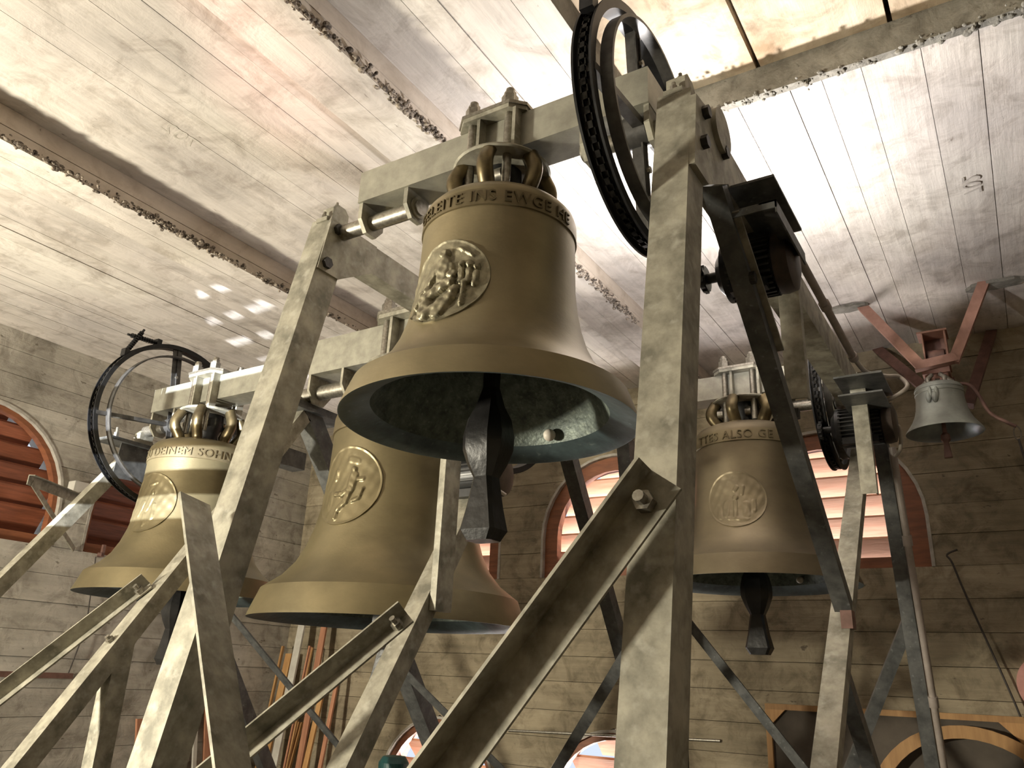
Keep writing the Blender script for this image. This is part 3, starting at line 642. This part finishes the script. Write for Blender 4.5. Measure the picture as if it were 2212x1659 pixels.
F2 = thing('bell_frame_side', (-2.41, 3.8, 0), 'inner galvanised side frame whose sunlit leg stands beside the golden bell', 'bell frame', 'upright side frames of the bell stand')
G().yz([(2.129, 3.483), (2.255, 3.455), (1.60, 0), (1.472, 0)], -2.47, -2.35).make('front_leg', 'galv', F2)
G().yz([(2.20, 3.335), (2.20, 3.475), (5.45, 3.475), (5.45, 3.335)], -2.455, -2.355).make('top_rail', 'galv', F2)
G().yz([(2.12, 3.45), (2.20, 3.47), (2.42, 3.47), (2.42, 3.335), (2.205, 3.20), (2.08, 3.20)], -2.352, -2.342).make('gusset_plate', 'galv', F2)
for p in ((2.165, 3.425), (2.125, 3.24)): bolt((-2.35, p[0], p[1]), (1, 0, 0), .026, F2, 'blackbolt', .024, False)
G().yz(off((3.86, 3.30), (1.815, .005), -.095), -2.45, -2.35).make('leg', 'galv', F2)
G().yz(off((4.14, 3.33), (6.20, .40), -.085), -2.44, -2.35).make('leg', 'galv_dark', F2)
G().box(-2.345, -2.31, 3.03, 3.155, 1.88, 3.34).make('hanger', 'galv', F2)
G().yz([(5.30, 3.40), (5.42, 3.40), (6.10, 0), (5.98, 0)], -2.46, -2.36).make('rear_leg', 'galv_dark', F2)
bearing(-2.40, 2.195, 3.52, F2, .8); bearing(-2.40, 3.775, 3.525, F2, .9); bearing(-2.40, 5.41, 3.525, F2, .9)

F3 = thing('bell_frame_side', (-4.18, 3.8, 0), 'middle side frame between the golden bell and the widest bell', 'bell frame', 'upright side frames of the bell stand')
G().yz(off((3.70, 3.30), (1.535, .005), -.095), -4.20, -4.10).make('leg', 'galv', F3)
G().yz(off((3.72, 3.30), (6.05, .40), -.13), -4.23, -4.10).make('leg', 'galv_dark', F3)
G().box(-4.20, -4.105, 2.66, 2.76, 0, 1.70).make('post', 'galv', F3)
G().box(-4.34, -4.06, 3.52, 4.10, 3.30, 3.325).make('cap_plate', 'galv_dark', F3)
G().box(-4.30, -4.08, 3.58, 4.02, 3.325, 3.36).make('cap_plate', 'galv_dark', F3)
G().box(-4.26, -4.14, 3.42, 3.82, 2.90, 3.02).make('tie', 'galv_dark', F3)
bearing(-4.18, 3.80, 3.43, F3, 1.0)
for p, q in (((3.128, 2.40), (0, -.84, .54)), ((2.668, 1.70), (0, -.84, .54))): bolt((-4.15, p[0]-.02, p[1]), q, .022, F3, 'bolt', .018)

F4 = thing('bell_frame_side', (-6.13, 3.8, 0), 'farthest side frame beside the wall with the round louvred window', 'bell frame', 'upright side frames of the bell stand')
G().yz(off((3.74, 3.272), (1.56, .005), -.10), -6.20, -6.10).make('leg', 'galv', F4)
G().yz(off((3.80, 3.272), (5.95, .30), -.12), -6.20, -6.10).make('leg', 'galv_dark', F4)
G().box(-6.26, -6.04, 3.50, 4.10, 3.272, 3.30).make('cap_plate', 'galv_dark', F4)
G().yz([(3.62, 3.272), (4.0, 3.272), (3.95, 3.0), (3.60, 2.98)], -6.095, -6.085).make('gusset_plate', 'galv_dark', F4)
bearing(-6.13, 3.83, 3.372, F4, 1.0)
bolt((-6.12, 3.58, 3.30), (0, 0, 1), .022, F4, 'bolt', .05)

# ------------------------------------------------------------------ cross braces (angle sections)
def brace(p0, p1, legd, flad, a, b, t, label, m='galv', bolts=()):
    p0 = Vector(p0); p1 = Vector(p1)
    T = thing('cross_brace', (p0.x, p0.y, min(p0.z, p1.z)), label, 'brace', 'angle iron cross braces of the bell stand')
    G().angle(p0, p1, legd, flad, a, b, t).make('angle_iron', m, T)
    for bp, ax, rr in bolts: bolt(bp, ax, rr, T, 'bolt', .03)
    return T
def ext(p0, p1, k): p0 = Vector(p0); p1 = Vector(p1); return p0 + (p1-p0)*k
nf = Vector((0, -.985, .175))
p0 = Vector((-.743, 1.803, 2.099)); p1 = ext(p0, (-1.262, 1.676, 1.385), 2.95); d = (p1-p0).normalized(); lg = d.cross(nf)
if lg.x < 0: lg = -lg
brace(p0, p1, lg, nf, .105, .085, .009, 'wide angle iron brace bolted to the leg below the bell with the green mouth', 'galv',
      [(p0 + d*.075 + lg*.055 + nf*.008, nf, .027)])
p0 = Vector((-2.40, 1.80, 2.13)); p1 = ext(p0, (-1.86, 1.672, 1.345), 2.6); d = (p1-p0).normalized(); lg = d.cross(nf)
if lg.x > 0: lg = -lg
brace(p0, p1, lg, nf, .06, .13, .010, 'narrow angle iron brace with a bright edge, crossing beside the sunlit leg', 'galv',
      [(Vector((-2.415, 1.795, 2.065)) + nf*.008, nf, .02)])
ns = Vector((0, -.84, .545))
for a, b, lab, w_ in (((-2.226, 2.731, 1.838), (-2.622, 2.434, 1.382), 'angle iron brace with a painted seam below the widest bell', .07),
                      ((-4.20, 2.848, 2.019), (-4.648, 2.462, 1.424), 'angle iron brace bolted to the middle side frame below the golden bell', .06)):
    p0 = Vector(a); p1 = ext(p0, b, 3.2); d = (p1-p0).normalized(); lg = d.cross(ns)
    if lg.x < 0: lg = -lg
    brace(p0, p1, lg, ns, w_, .085, .009, lab, 'galv', [(p0 + d*.06 + lg*w_*.55 + ns*.009, ns, .024)])
nr = Vector((0, .82, .57))
for a, b, lab, ka, kb in (((-2.107, 5.805, 1.975), (-1.465, 5.974, 1.129), 'dark brace running down beside the clapper of the dull bell', -.36, 2.2),
                  ((-.708, 5.794, 2.029), (-1.101, 5.947, 1.267), 'short grey brace bolted to the rear leg near the pine frames', -.02, 2.4),
                  ((-5.71, 4.922, 1.789), (-5.123, 5.456, 1.015), 'dark brace crossing in front of the leaning boards', -.55, 2.2),
                  ((-4.058, 5.105, 1.524), (-3.814, 5.275, 1.277), 'thin dark brace below the rim of the widest bell', -.3, 5.0),
                  ((-2.227, 4.904, 1.815), (-3.03, 5.45, 1.023), 'dark brace crossing in front of the low louvred window', -.1, 2.0)):
    p0 = ext(a, b, ka); p1 = ext(a, b, kb); d = (p1-p0).normalized(); lg = d.cross(nr).normalized()
    brace(p0, p1, lg, nr, .075, .06, .008, lab, 'galv_dark')

# ------------------------------------------------------------------ wheels with chains, motors
def wheel(par, xc, y, z, R, w, label, bolts_at=(135, 100), hubx=None):
    T = bpy.data.objects.new('wheel', None); COL.objects.link(T); T.parent = par; T.location = Vector((xc, y, z-R)) - par.location; T['label'] = label
    c = (xc, y, z); h = w/2
    G().lathe(c, [(R-.035, -h), (R, -h), (R, -h+.008), (R-.022, -h+.008), (R-.022, h-.008), (R, h-.008), (R, h), (R-.035, h), (R-.035, -h)], 88, axis='x').make('rim', 'black', T, smooth=35)
    R2 = R*.85; c = (xc+.055, y, z)
    G().lathe(c, [(R2-.012, -h*.62), (R2, -h*.62), (R2, h*.62), (R2-.012, h*.62), (R2-.012, -h*.62)], 72, axis='x').make('inner_ring', 'spoke', T, smooth=35)
    def rad(a, r0, r1, ww, tt, dx=0):
        a = math.radians(a); ca, sa = math.cos(a), math.sin(a)
        return G().bar((xc+dx, y+r0*ca, z+r0*sa), (xc+dx, y+r1*ca, z+r1*sa), tt, ww, (1, 0, 0)) if False else G().bar((xc+dx, y+r0*ca, z+r0*sa), (xc+dx, y+r1*ca, z+r1*sa), ww, tt, (1, 0, 0))
    for a in (97, 277):
        g = rad(a, .04, R-.02, .045+.04*(R > .6), .006, h*.5); aa = math.radians(a)
        g2 = rad(a, .04, R-.02, .006, w*.8, 0); g.add(g2.V, g2.F); g.make('spoke', 'spoke', T)
        for k in (.35, .6, .85):
            bolt((xc+h*.5+.004, y+R*k*math.cos(aa), z+R*k*math.sin(aa)), (1, 0, 0), .013, T, 'bolt', .014, False)
    for a in (187, 7): rad(a, .04, R-.02, .028, w*.55, .02).make('spoke', 'spoke', T)
    rad(50, R*.5, R-.02, .03, w*.8).make('spoke', 'spoke', T)
    G().cyl((xc-h*1.2, y, z), (xc+h*1.2, y, z), .06, 20).make('hub', 'spoke', T, smooth=40)
    # chain tensioners: threaded bolt with spring, tangent to the rim
    for a, sgn in ((bolts_at[0], -1), (bolts_at[1], 1)):
        a = math.radians(a); b0 = Vector((xc, y+R*math.cos(a), z+R*math.sin(a))); t = Vector((0, -math.sin(a), math.cos(a)))*sgn + Vector((0, math.cos(a), math.sin(a)))*.30; t.normalize(); b0 = b0 + Vector((0, math.cos(a), math.sin(a)))*.012
        L = .27*R/.68
        g = G().cyl(b0 - t*.02, b0 + t*L, .010, 8); 
        for k in range(9):
            q = b0 + t*(.03 + L*.72*k/9); g.tube([q, q + t*.008], .021, 10)
        g.cyl(b0+t*(L*.82), b0+t*(L*.88), .02, 6); g.make('spring_tensioner', 'black', T, smooth=40)
        G().box(xc-h*.7, xc+h*.7, b0.y-.02, b0.y+.02, b0.z-.03, b0.z+.03).make('tensioner_lug', 'black', T)
    return T
def chain(xc, y, z, R, a0, a1, spr, rs, label):
    g = G(); pts = []
    n = int(abs(math.radians(a1-a0))*R/.022)
    for i in range(n+1):
        a = math.radians(a0 + (a1-a0)*i/n); pts.append(Vector((xc, y+(R+.004)*math.cos(a), z+(R+.004)*math.sin(a))))
    if spr:
        # straight runs to the sprocket and round it
        s = Vector((xc, spr[0], spr[1])); e = pts[-1]; k = int((s-e).length/.022)
        n0 = Vector((0, -(s-e).z, (s-e).y)).normalized()
        pts += [e.lerp(s + n0*rs*0, (i+1)/k) for i in range(k)]
    for i in range(0, len(pts)-1):
        p, q = pts[i], pts[i+1]
        if i % 2: g.bar(p, q, .014, .016, (1, 0, 0))
        else:
            for dx in (-.011, .011): g.bar(p+Vector((dx, 0, 0)), q+Vector((dx, 0, 0)), .013, .004, (1, 0, 0))
    o = g.make('drive_chain', 'chain'); return tag(o, label, 'chain', 'roller chains around the bell wheels')
WH = [(-.925, 2.195, 3.44, .45, .07, 'black chain wheel at the headstock end, high against the ceiling hatch', (150, 118), (2.86, 3.165)),
      (-5.80, 3.83, 3.44, .68, .08, 'black spoked chain wheel in front of the wall, beside the golden bell', (138, 112), (3.95, 2.75)),
      (-2.55, 3.775, 3.46, .73, .08, 'chain wheel of the widest bell, mostly behind the green-mouthed bell', (150, 120), (3.38, 2.60)),
      (-.93, 5.41, 3.44, .46, .07, 'black chain wheel in front of the louvred window beside the dull bell', (150, 118), (5.02, 3.13))]
CL = ['oiled roller chain on the wheel high against the ceiling hatch', 'roller chain on the spoked wheel beside the golden bell',
      'roller chain on the wheel of the widest bell', 'roller chain on the wheel in front of the louvred window']
for (x, y, z, R, w_, lab, ba, sp), cl in zip(WH, CL):
    wheel(YK[WH.index((x, y, z, R, w_, lab, ba, sp))], x, y, z, R, w_, lab, ba); chain(x, y, z, R-.018, ba[0]-2, 330, sp, .04, cl)
def motor(x0, x1, y, z, r, label, xs):
    T = thing('electric_motor', ((x0+x1)/2, y, z-r), label, 'motor', 'electric ringing motors on the frames')
    L = x1-x0
    G().cyl((x0+.03, y, z), (x1-.05, y, z), r*.82, 32).make('housing', 'black', T, smooth=40)
    g = G()
    for k in range(30):
        a = 2*PI*k/30
        if 60 < math.degrees(a) % 360 < 120: continue
        ca, sa = math.cos(a), math.sin(a); p = Vector((0, ca, sa)); tn = Vector((0, -sa, ca))*.004
        b0 = Vector((x0+.05, y, z)) + p*r*.78; b1 = Vector((x1-.08, y, z)) + p*r*.78
        g.prism([b0-tn, b0+tn, b0+tn+p*r*.22, b0-tn+p*r*.22], b1-b0)
    g.make('cooling_fins', 'motor_fin', T)
    G().lathe((x1-.07, y, z), [(0, 0), (r*.98, 0), (r, .02), (r*.95, .055), (r*.6, .07), (.03, .072), (0, .072)], 32, axis='x').make('fan_cover', 'motor_brown', T, smooth=30)
    G().lathe((x0, y, z), [(0, -.0), (r*.55, 0), (r*.8, .025), (r*.95, .03), (r*.95, .06), (0, .06)], 32, axis='x').make('end_shield', 'black', T, smooth=30)
    G().box(x0+L*.3, x1-L*.35, y-r*.4, y+r*.4, z+r*.75, z+r*1.15).make('terminal_box', 'black', T)
    G().cyl((xs, y, z), (x0+.02, y, z), .022, 14).make('shaft', 'black', T, smooth=40)
    g = G().cyl((xs-.012, y, z), (xs+.012, y, z), .05, 20)
    for k in range(12):
        a = 2*PI*k/12; g.box(xs-.008, xs+.008, y+.05*math.cos(a)-.007, y+.05*math.cos(a)+.007, z+.05*math.sin(a)-.007, z+.05*math.sin(a)+.007)
    g.make('sprocket', 'black', T)
    G().box(x0+.06, x1-.1, y-r*.7, y-r*.35, z-r*1.02, z-r*.7).make('foot', 'black', T)
    return T
motor(-.86, -.56, 2.86, 3.165, .125, 'black finned motor under the rail beside the high chain wheel', -.925)
motor(-.86, -.50, 5.02, 3.13, .125, 'black finned motor beside the hanger in front of the louvred window', -.93)
motor(-2.50, -2.20, 3.38, 2.60, .13, 'dark motor behind the clapper of the green-mouthed bell', -2.55)
motor(-6.02, -5.72, 3.95, 2.75, .14, 'dark motor behind the spoked wheel beside the golden bell', -5.80)

# conduit along the outer rail, with couplings, down the rear leg
def pipe(name, pts, r, m, label, cat, coup=(), group=None, n=10):
    P = [Vector(p) for p in pts]
    T = thing(name, (P[0].x, P[0].y, min(p.z for p in P)), label, cat, group)
    G().tube(P, r, n).make('tube', m, T, smooth=50)
    for a, b in coup: G().cyl(a, b, r*1.35, n).make('coupling', m, T, smooth=50)
    return T
pipe('conduit', [(-.632, 2.85, 3.40), (-.632, 3.4, 3.40), (-.632, 4.0, 3.395), (-.632, 4.56, 3.39)], .020, 'conduit', 'grey conduit running along the outer top rail', 'conduit',
     [((-.632, 3.78, 3.397), (-.632, 3.84, 3.397)), ((-.632, 4.5, 3.391), (-.632, 4.56, 3.39))])
def spline(ctrl, n=8):
    P = [Vector(c) for c in ctrl]; out = []
    for i in range(len(P)-1):
        p0, p1, p2, p3 = P[max(i-1, 0)], P[i], P[i+1], P[min(i+2, len(P)-1)]
        for k in range(n):
            t = k/n; out.append(.5*((2*p1) + (-p0+p2)*t + (2*p0-5*p1+4*p2-p3)*t*t + (-p0+3*p1-3*p2+p3)*t*t*t))
    return out + [P[-1]]
pipe('power_cable', spline([(-.632, 4.55, 3.39), (-.60, 4.75, 3.37), (-.52, 4.95, 3.40), (-.46, 5.05, 3.42), (-.42, 5.02, 3.34), (-.50, 4.98, 3.27), (-.56, 5.0, 3.26)]), .013, 'cable', 'grey cable looping from the rail conduit to the motor by the window', 'cable')
pipe('conduit', [(-.57, 5.28, 3.05), (-.57, 5.45, 2.5), (-.57, 5.75, 1.55), (-.57, 6.20, .1)], .021, 'conduit', 'grey conduit running down the rear leg near the pine frames', 'conduit',
     [((-.57, 5.44, 2.53), (-.57, 5.46, 2.47)), ((-.57, 5.73, 1.61), (-.57, 5.75, 1.55))])
pipe('power_cable', spline([(-.52, 5.05, 3.12), (-.50, 5.12, 3.12), (-.52, 5.22, 3.02), (-.57, 5.30, 2.99)]), .011, 'cable', 'short grey cable between the window-side motor and the leg conduit', 'cable')
pipe('power_cable', spline([(-2.30, 3.22, 2.70), (-2.28, 3.24, 2.60), (-2.22, 3.3, 2.52), (-2.16, 3.35, 2.47)]), .009, 'cable', 'pale cable dropping from the motor behind the clapper', 'cable')

# ------------------------------------------------------------------ small bell on its red bracket
sb = (-.335, 6.50, 3.455); sr = .262
T = thing('small_bell', sb, 'small grey-green bell hanging from a red oxide bracket near the ceiling', 'bell')
op = [(1, 0), (.985, .05), (.90, .17), (.80, .32), (.72, .50), (.665, .70), (.635, .95), (.63, 1.12), (.645, 1.13), (.645, 1.17), (.63, 1.18), (.63, 1.24), (.645, 1.25), (.64, 1.29), (.60, 1.37), (.50, 1.43), (0, 1.46)]
G().lathe(sb, [(a*sr, b*sr) for a, b in op], 64).make('bell_body', 'greybell', T, smooth=30)
G().lathe(sb, [(0, 1.36*sr), (.45*sr, 1.3*sr), (.56*sr, 1.0*sr), (.60*sr, .7*sr), (.68*sr, .45*sr), (.80*sr, .2*sr), (.93*sr, .02*sr), (1.0*sr, 0)], 64).make('bell_inside', 'greybell_in', T, smooth=40)
thc = math.atan2(-sb[1], -sb[0])
for (u, v, l, rr) in ((-.30, .92, .12, .045), (-.12, .90, .14, .05), (-.24, 1.05, .05, .028), (-.06, 1.02, .06, .03)):
    a = thc + u*1.4; R = sr*.66
    g = G().ball((sb[0]+R*math.cos(a), sb[1]+R*math.sin(a), sb[2]+v*sr), .03, 6, (.7*rr/.045, .7*rr/.045, 1.6)); g.make('relief_figure', 'greybell', T, smooth=60)
for i in range(5):
    a = 2*PI*i/5+.3
    G().tube([(sb[0]+.09*math.cos(a), sb[1]+.09*math.sin(a), sb[2]+1.42*sr), (sb[0]+.10*math.cos(a), sb[1]+.10*math.sin(a), sb[2]+1.55*sr), (sb[0]+.05*math.cos(a), sb[1]+.05*math.sin(a), sb[2]+1.72*sr)], .018, 8).make('crown_loop', 'bolt', T, smooth=60)
T = thing('bell_clapper', (sb[0], sb[1], sb[2]-.2), 'rust brown clapper hanging from the small grey-green bell', 'clapper')
loft([(-.02, .014, .012, .004), (.36, .013, .012, .004)], sb).make('shank', 'darkred', T)
loft([(-.075, .016, .014, .004), (-.055, .032, .026, .008), (-.02, .030, .026, .01), (.0, .015, .013, .004)], sb).make('ball', 'darkred', T)
loft([(-.19, .027, .02, .004), (-.07, .017, .015, .004)], sb).make('flight', 'darkred', T)
T = thing('bell_bracket', (-.33, 6.9, 3.85), 'red oxide painted V-shaped steel bracket fixed to the ceiling corner', 'bracket')
def flat(p0, p1, wd, th, m, nm='arm', up=(0, 1, 0)): return G().bar(p0, p1, wd, th, up).make(nm, m, T)
flat((-.80, 6.48, 4.60), (-.425, 6.46, 3.985), .075, .055, 'redlead'); flat((.08, 6.48, 4.60), (-.205, 6.46, 3.985), .075, .055, 'redlead')
G().xz([(-.47, 3.955), (-.17, 3.985), (-.19, 4.05), (-.43, 4.025)], 6.425, 6.50).make('crossbar', 'redlead', T)
flat((-.83, 7.50, 4.60), (-.43, 7.0, 3.96), .08, .06, 'darkred'); flat((.085, 7.50, 4.60), (-.17, 7.0, 3.80), .08, .06, 'darkred')
g = G().box(-.43, -.24, 6.52, 7.02, 3.94, 3.99); g.make('carrier', 'redlead', T)
G().box(-.415, -.255, 6.55, 6.62, 3.84, 3.96).make('hanger_block', 'redlead', T)
G().box(-.445, -.225, 6.70, 7.0, 3.66, 3.95).make('rear_plate', 'darkred', T)
T = thing('striking_motor', (-.31, 6.6, 3.98), 'open red housing of the small bell motor above its crossbar', 'motor')
G().box(-.40, -.39, 6.50, 6.70, 3.99, 4.29).make('side_plate', 'redlead', T); G().box(-.245, -.232, 6.50, 6.70, 3.99, 4.27).make('side_plate', 'redlead', T)
G().box(-.43, -.22, 6.49, 6.70, 4.27, 4.285).make('top_plate', 'redlead', T); G().box(-.39, -.245, 6.66, 6.70, 3.99, 4.27).make('back_plate', 'darkred', T)
G().cyl((-.375, 6.60, 4.10), (-.26, 6.60, 4.10), .055, 20).make('coil', 'darkred', T, smooth=40)
T = thing('pull_lever', (-.15, 6.5, 3.4), 'curved brown lever arm reaching out from the small bell', 'lever')
G().tube(spline([(-.26, 6.5, 3.815), (-.15, 6.5, 3.815), (-.09, 6.5, 3.74), (-.03, 6.5, 3.575), (.06, 6.5, 3.49), (.118, 6.5, 3.447)]), .013, 8).make('arm', 'darkred', T, smooth=60)
T = thing('carabiner', (.12, 6.5, 3.33), 'bright steel carabiner on the end of the curved lever', 'carabiner')
G().tube([Vector((.118+.022*math.sin(k*2*PI/20), 6.5, 3.398+.05*math.cos(k*2*PI/20))) for k in range(20)], .005, 6, closed=True).make('ring', 'bolt', T, smooth=60)
pipe('pull_rope', [(.118, 6.5, 3.352), (.135, 6.5, 3.18), (.15, 6.5, 2.9)], .008, 'wire', 'dark pull wire hanging from the carabiner', 'wire', [((.134, 6.5, 3.20), (.137, 6.5, 3.14))])
# ceiling patches where the bracket is set in mortar
for (cx, cy, a, b) in ((.16, 6.52, .20, .07), (-.9, 6.46, .16, .06)):
    g = G(); pts = [(cx+a*math.cos(k*PI/10)*(1+.12*random.uniform(-1, 1)), cy+b*math.sin(k*PI/10)*(1+.15*random.uniform(-1, 1)), ZC-.028) for k in range(20)]
    tag(g.prism(pts, (0, 0, .03)).make('mortar_patch', 'mortar'), '%s mortar patch in the ceiling at the top of a red bracket arm' % ('larger oval' if cx > 0 else 'smaller oval'), 'mortar patch', 'mortar patches at the bracket arms')

# ------------------------------------------------------------------ things along the walls
T = thing('wall_bracket', (-7.75, 4.1, 2.65), 'galvanised triangular bracket on the wall beside the round louvred window', 'bracket')
G().angle((-7.42, 3.62, 3.13), (-7.98, 4.46, 3.15), (0, 0, -1), (.8, .5, 0), .09, .06, .008).make('arm', 'galv', T)
G().bar((-7.45, 3.68, 3.07), (-7.98, 4.50, 2.62), .05, .01, (1, .6, 0)).make('strut', 'galv', T)
tag(G().box(-8.0, -7.88, 4.30, 4.55, 3.14, 3.27).make('wooden_block', 'whitewood'), 'pale wooden block above the triangular wall bracket', 'block')
T = thing('wall_hook', (-7.95, 4.75, 2.55), 'rusty iron hook on the wall near the golden bell', 'hook')
G().bar((-8.0, 4.78, 2.60), (-7.86, 4.70, 2.60), .035, .03).make('bar', 'darkred', T); G().bar((-7.88, 4.74, 2.58), (-7.88, 4.74, 2.70), .03, .03, (1, 0, 0)).make('peg', 'darkred', T)
tag(G().box(-7.98, -7.94, 4.0, 4.75, 1.42, 1.47).make('iron_bar', 'darkred'), 'dark iron bar fixed low on the wall below the golden bell', 'bar')
pipe('hanging_wire', [(-7.95, 4.72, 2.58), (-7.95, 4.78, 1.9), (-7.95, 4.70, 1.45)], .006, 'wire', 'thin dark wire hanging from the rusty hook', 'wire')
# leaning boards: (px-derived x, top z, width, material, lean y)
def board(x, yb, yt, w_, t, ztop, m, label):
    g = G().prism([(x-w_/2, yb, 0), (x+w_/2, yb, 0), (x+w_/2, yb+t, 0), (x-w_/2, yb+t, 0)], (0, yt-yb, ztop))
    return tag(g.make('leaning_board', m), label, 'board', 'boards leaning in the wall corner')
bd = [(-7.86, 1.86, .028, 'pine', 'thin pine stick leaning in the corner'), (-7.74, 1.775, .10, 'pine', 'wide ochre pine board leaning beside the white batten'),
      (-7.56, 2.45, .105, 'whitewood', 'tall white batten leaning in the corner, top behind the widest bell'), (-7.44, 1.86, .028, 'pinkwood', 'thin reddish stick in the bundle by the white batten'),
      (-7.39, 1.87, .022, 'pinkwood', 'slim split reddish stick in the bundle by the white batten'), (-7.345, 1.85, .020, 'pine', 'slim pale stick in the bundle by the white batten'),
      (-7.22, 2.35, .085, 'pinkwood', 'tall pinkish board whose top is hidden by the widest bell'), (-7.46, 1.02, .10, 'pine', 'short ochre board standing in front of the white batten'),
      (-7.06, 1.55, .07, 'pine', 'brown board leaning behind the crossing braces'), (-6.90, 1.62, .05, 'pinkwood', 'narrow brown board leaning nearest the rear legs')]
for i, (x, zt, w_, m, lab) in enumerate(bd):
    yb = 7.12 + .02*(i % 4); board(x, yb-.05-.03*(i % 3), yb+.16-.012*(i % 3), w_, .025 if w_ > .04 else w_, zt, m, lab)
for (y, zt, w_, m, lab) in ((5.93, 1.50, .06, 'pine', 'upright pine board against the wall behind the sunlit leg'), (6.02, 1.33, .15, 'pine', 'broad pine board with a dark lower half behind the sunlit leg'),
                            (5.82, 1.43, .05, 'whitewood', 'short white batten behind the sunlit leg'), (5.70, 1.12, .05, 'whitewood', 'low white batten against the wall'),
                            (5.58, 1.05, .08, 'pinkwood', 'low reddish board against the wall'), (6.22, 1.34, .045, 'whitewood', 'slim white batten beside the broad pine board'), (6.40, 1.30, .12, 'pinkwood', 'reddish brown board beside the slim white batten')):
    g = G().prism([(-7.70, y-w_/2, 0), (-7.70, y+w_/2, 0), (-7.67, y+w_/2, 0), (-7.67, y-w_/2, 0)], (-.28, 0, zt))
    tag(g.make('leaning_board', m), lab, 'board', 'boards leaning in the wall corner')
# pine frames leaning on the back wall
T = thing('pine_frame', (-1.09, 7.40, 0), 'large rectangular pine frame with dark backing leaning on the wall', 'frame')
zt = 1.50; fy = 7.36
for nm, a in (('top_rail', (-2.03, -.15, zt-.045, zt)), ('side_rail', (-2.03, -1.985, .0, zt-.045)), ('side_rail', (-.195, -.15, 0, zt-.045)), ('bottom_rail', (-1.985, -.195, 0, .045))):
    G().box(a[0], a[1], fy, fy+.05, a[2], a[3]).make(nm, 'pine', T)
G().box(-1.985, -.195, fy+.035, fy+.045, .045, zt-.045).make('backing_board', 'greyboard', T)
for s, xx in ((1, -1.985), (-1, -.195)): G().xz([(xx, zt-.045), (xx+s*.12, zt-.045), (xx, zt-.165)], fy, fy+.03).make('corner_block', 'pine', T)
T = thing('arched_frame', (-.55, 7.28, 0), 'round-arched pine window frame leaning in front of the rectangular frame', 'frame')
g = G(); A = [(-.55-.72*math.cos(PI*k/24), .70+.72*math.sin(PI*k/24)) for k in range(25)]; B = [(-.55-.63*math.cos(PI*k/24), .70+.63*math.sin(PI*k/24)) for k in range(25)]
n = 25; V = [(a, 7.27, z) for a, z in A] + [(a, 7.27, z) for a, z in B] + [(a, 7.33, z) for a, z in A] + [(a, 7.33, z) for a, z in B]; F = []
for i in range(n-1): F += [(i, i+1, n+i+1, n+i), (2*n+i, 3*n+i, 3*n+i+1, 2*n+i+1), (i, 2*n+i, 2*n+i+1, i+1), (n+i, n+i+1, 3*n+i+1, 3*n+i)]
F += [(0, n, 3*n, 2*n), (n-1, 3*n-1, 4*n-1, 2*n-1)]
g.add(V, F).make('arch', 'pine', T, smooth=30)
G().box(-1.27, -1.18, 7.27, 7.33, 0, .70).make('upright', 'pine', T); G().box(.08, .17, 7.27, 7.33, 0, .70).make('upright', 'pine', T)
pipe('iron_rod', [(-4.66, 7.485, 1.11), (-2.47, 7.485, 1.17)], .014, 'bolt', 'long thin iron rod fixed across above the low louvred window', 'rod')
pipe('pull_wire', spline([(-.42, 7.44, 2.74), (-.50, 7.44, 2.70), (-.47, 7.44, 2.63), (-.40, 7.44, 2.35), (-.17, 7.42, 1.50), (-.12, 7.42, 1.1)]), .008, 'wire', 'dark wire hooked on the wall, running down to the pine frame', 'wire')
tag(G().cyl((.06, 7.37, 1.72), (.06, 7.50, 1.72), .22, 40).make('pink_disc', 'pinkplastic', smooth=40), 'pink round disc hung on the wall above the pine frames', 'disc')
tag(G().lathe((-5.0, 6.12, .80), [(0, -.12), (.10, -.11), (.135, -.04), (.135, .06), (.10, .11), (0, .12)], 32).make('teal_canister', 'teal'), 'dark teal canister behind the rear legs below the widest bell', 'canister')
tag(G().box(-5.2, -4.8, 5.95, 6.3, 0, .685).make('crate', 'greyboard'), 'dark crate carrying the teal canister', 'crate')
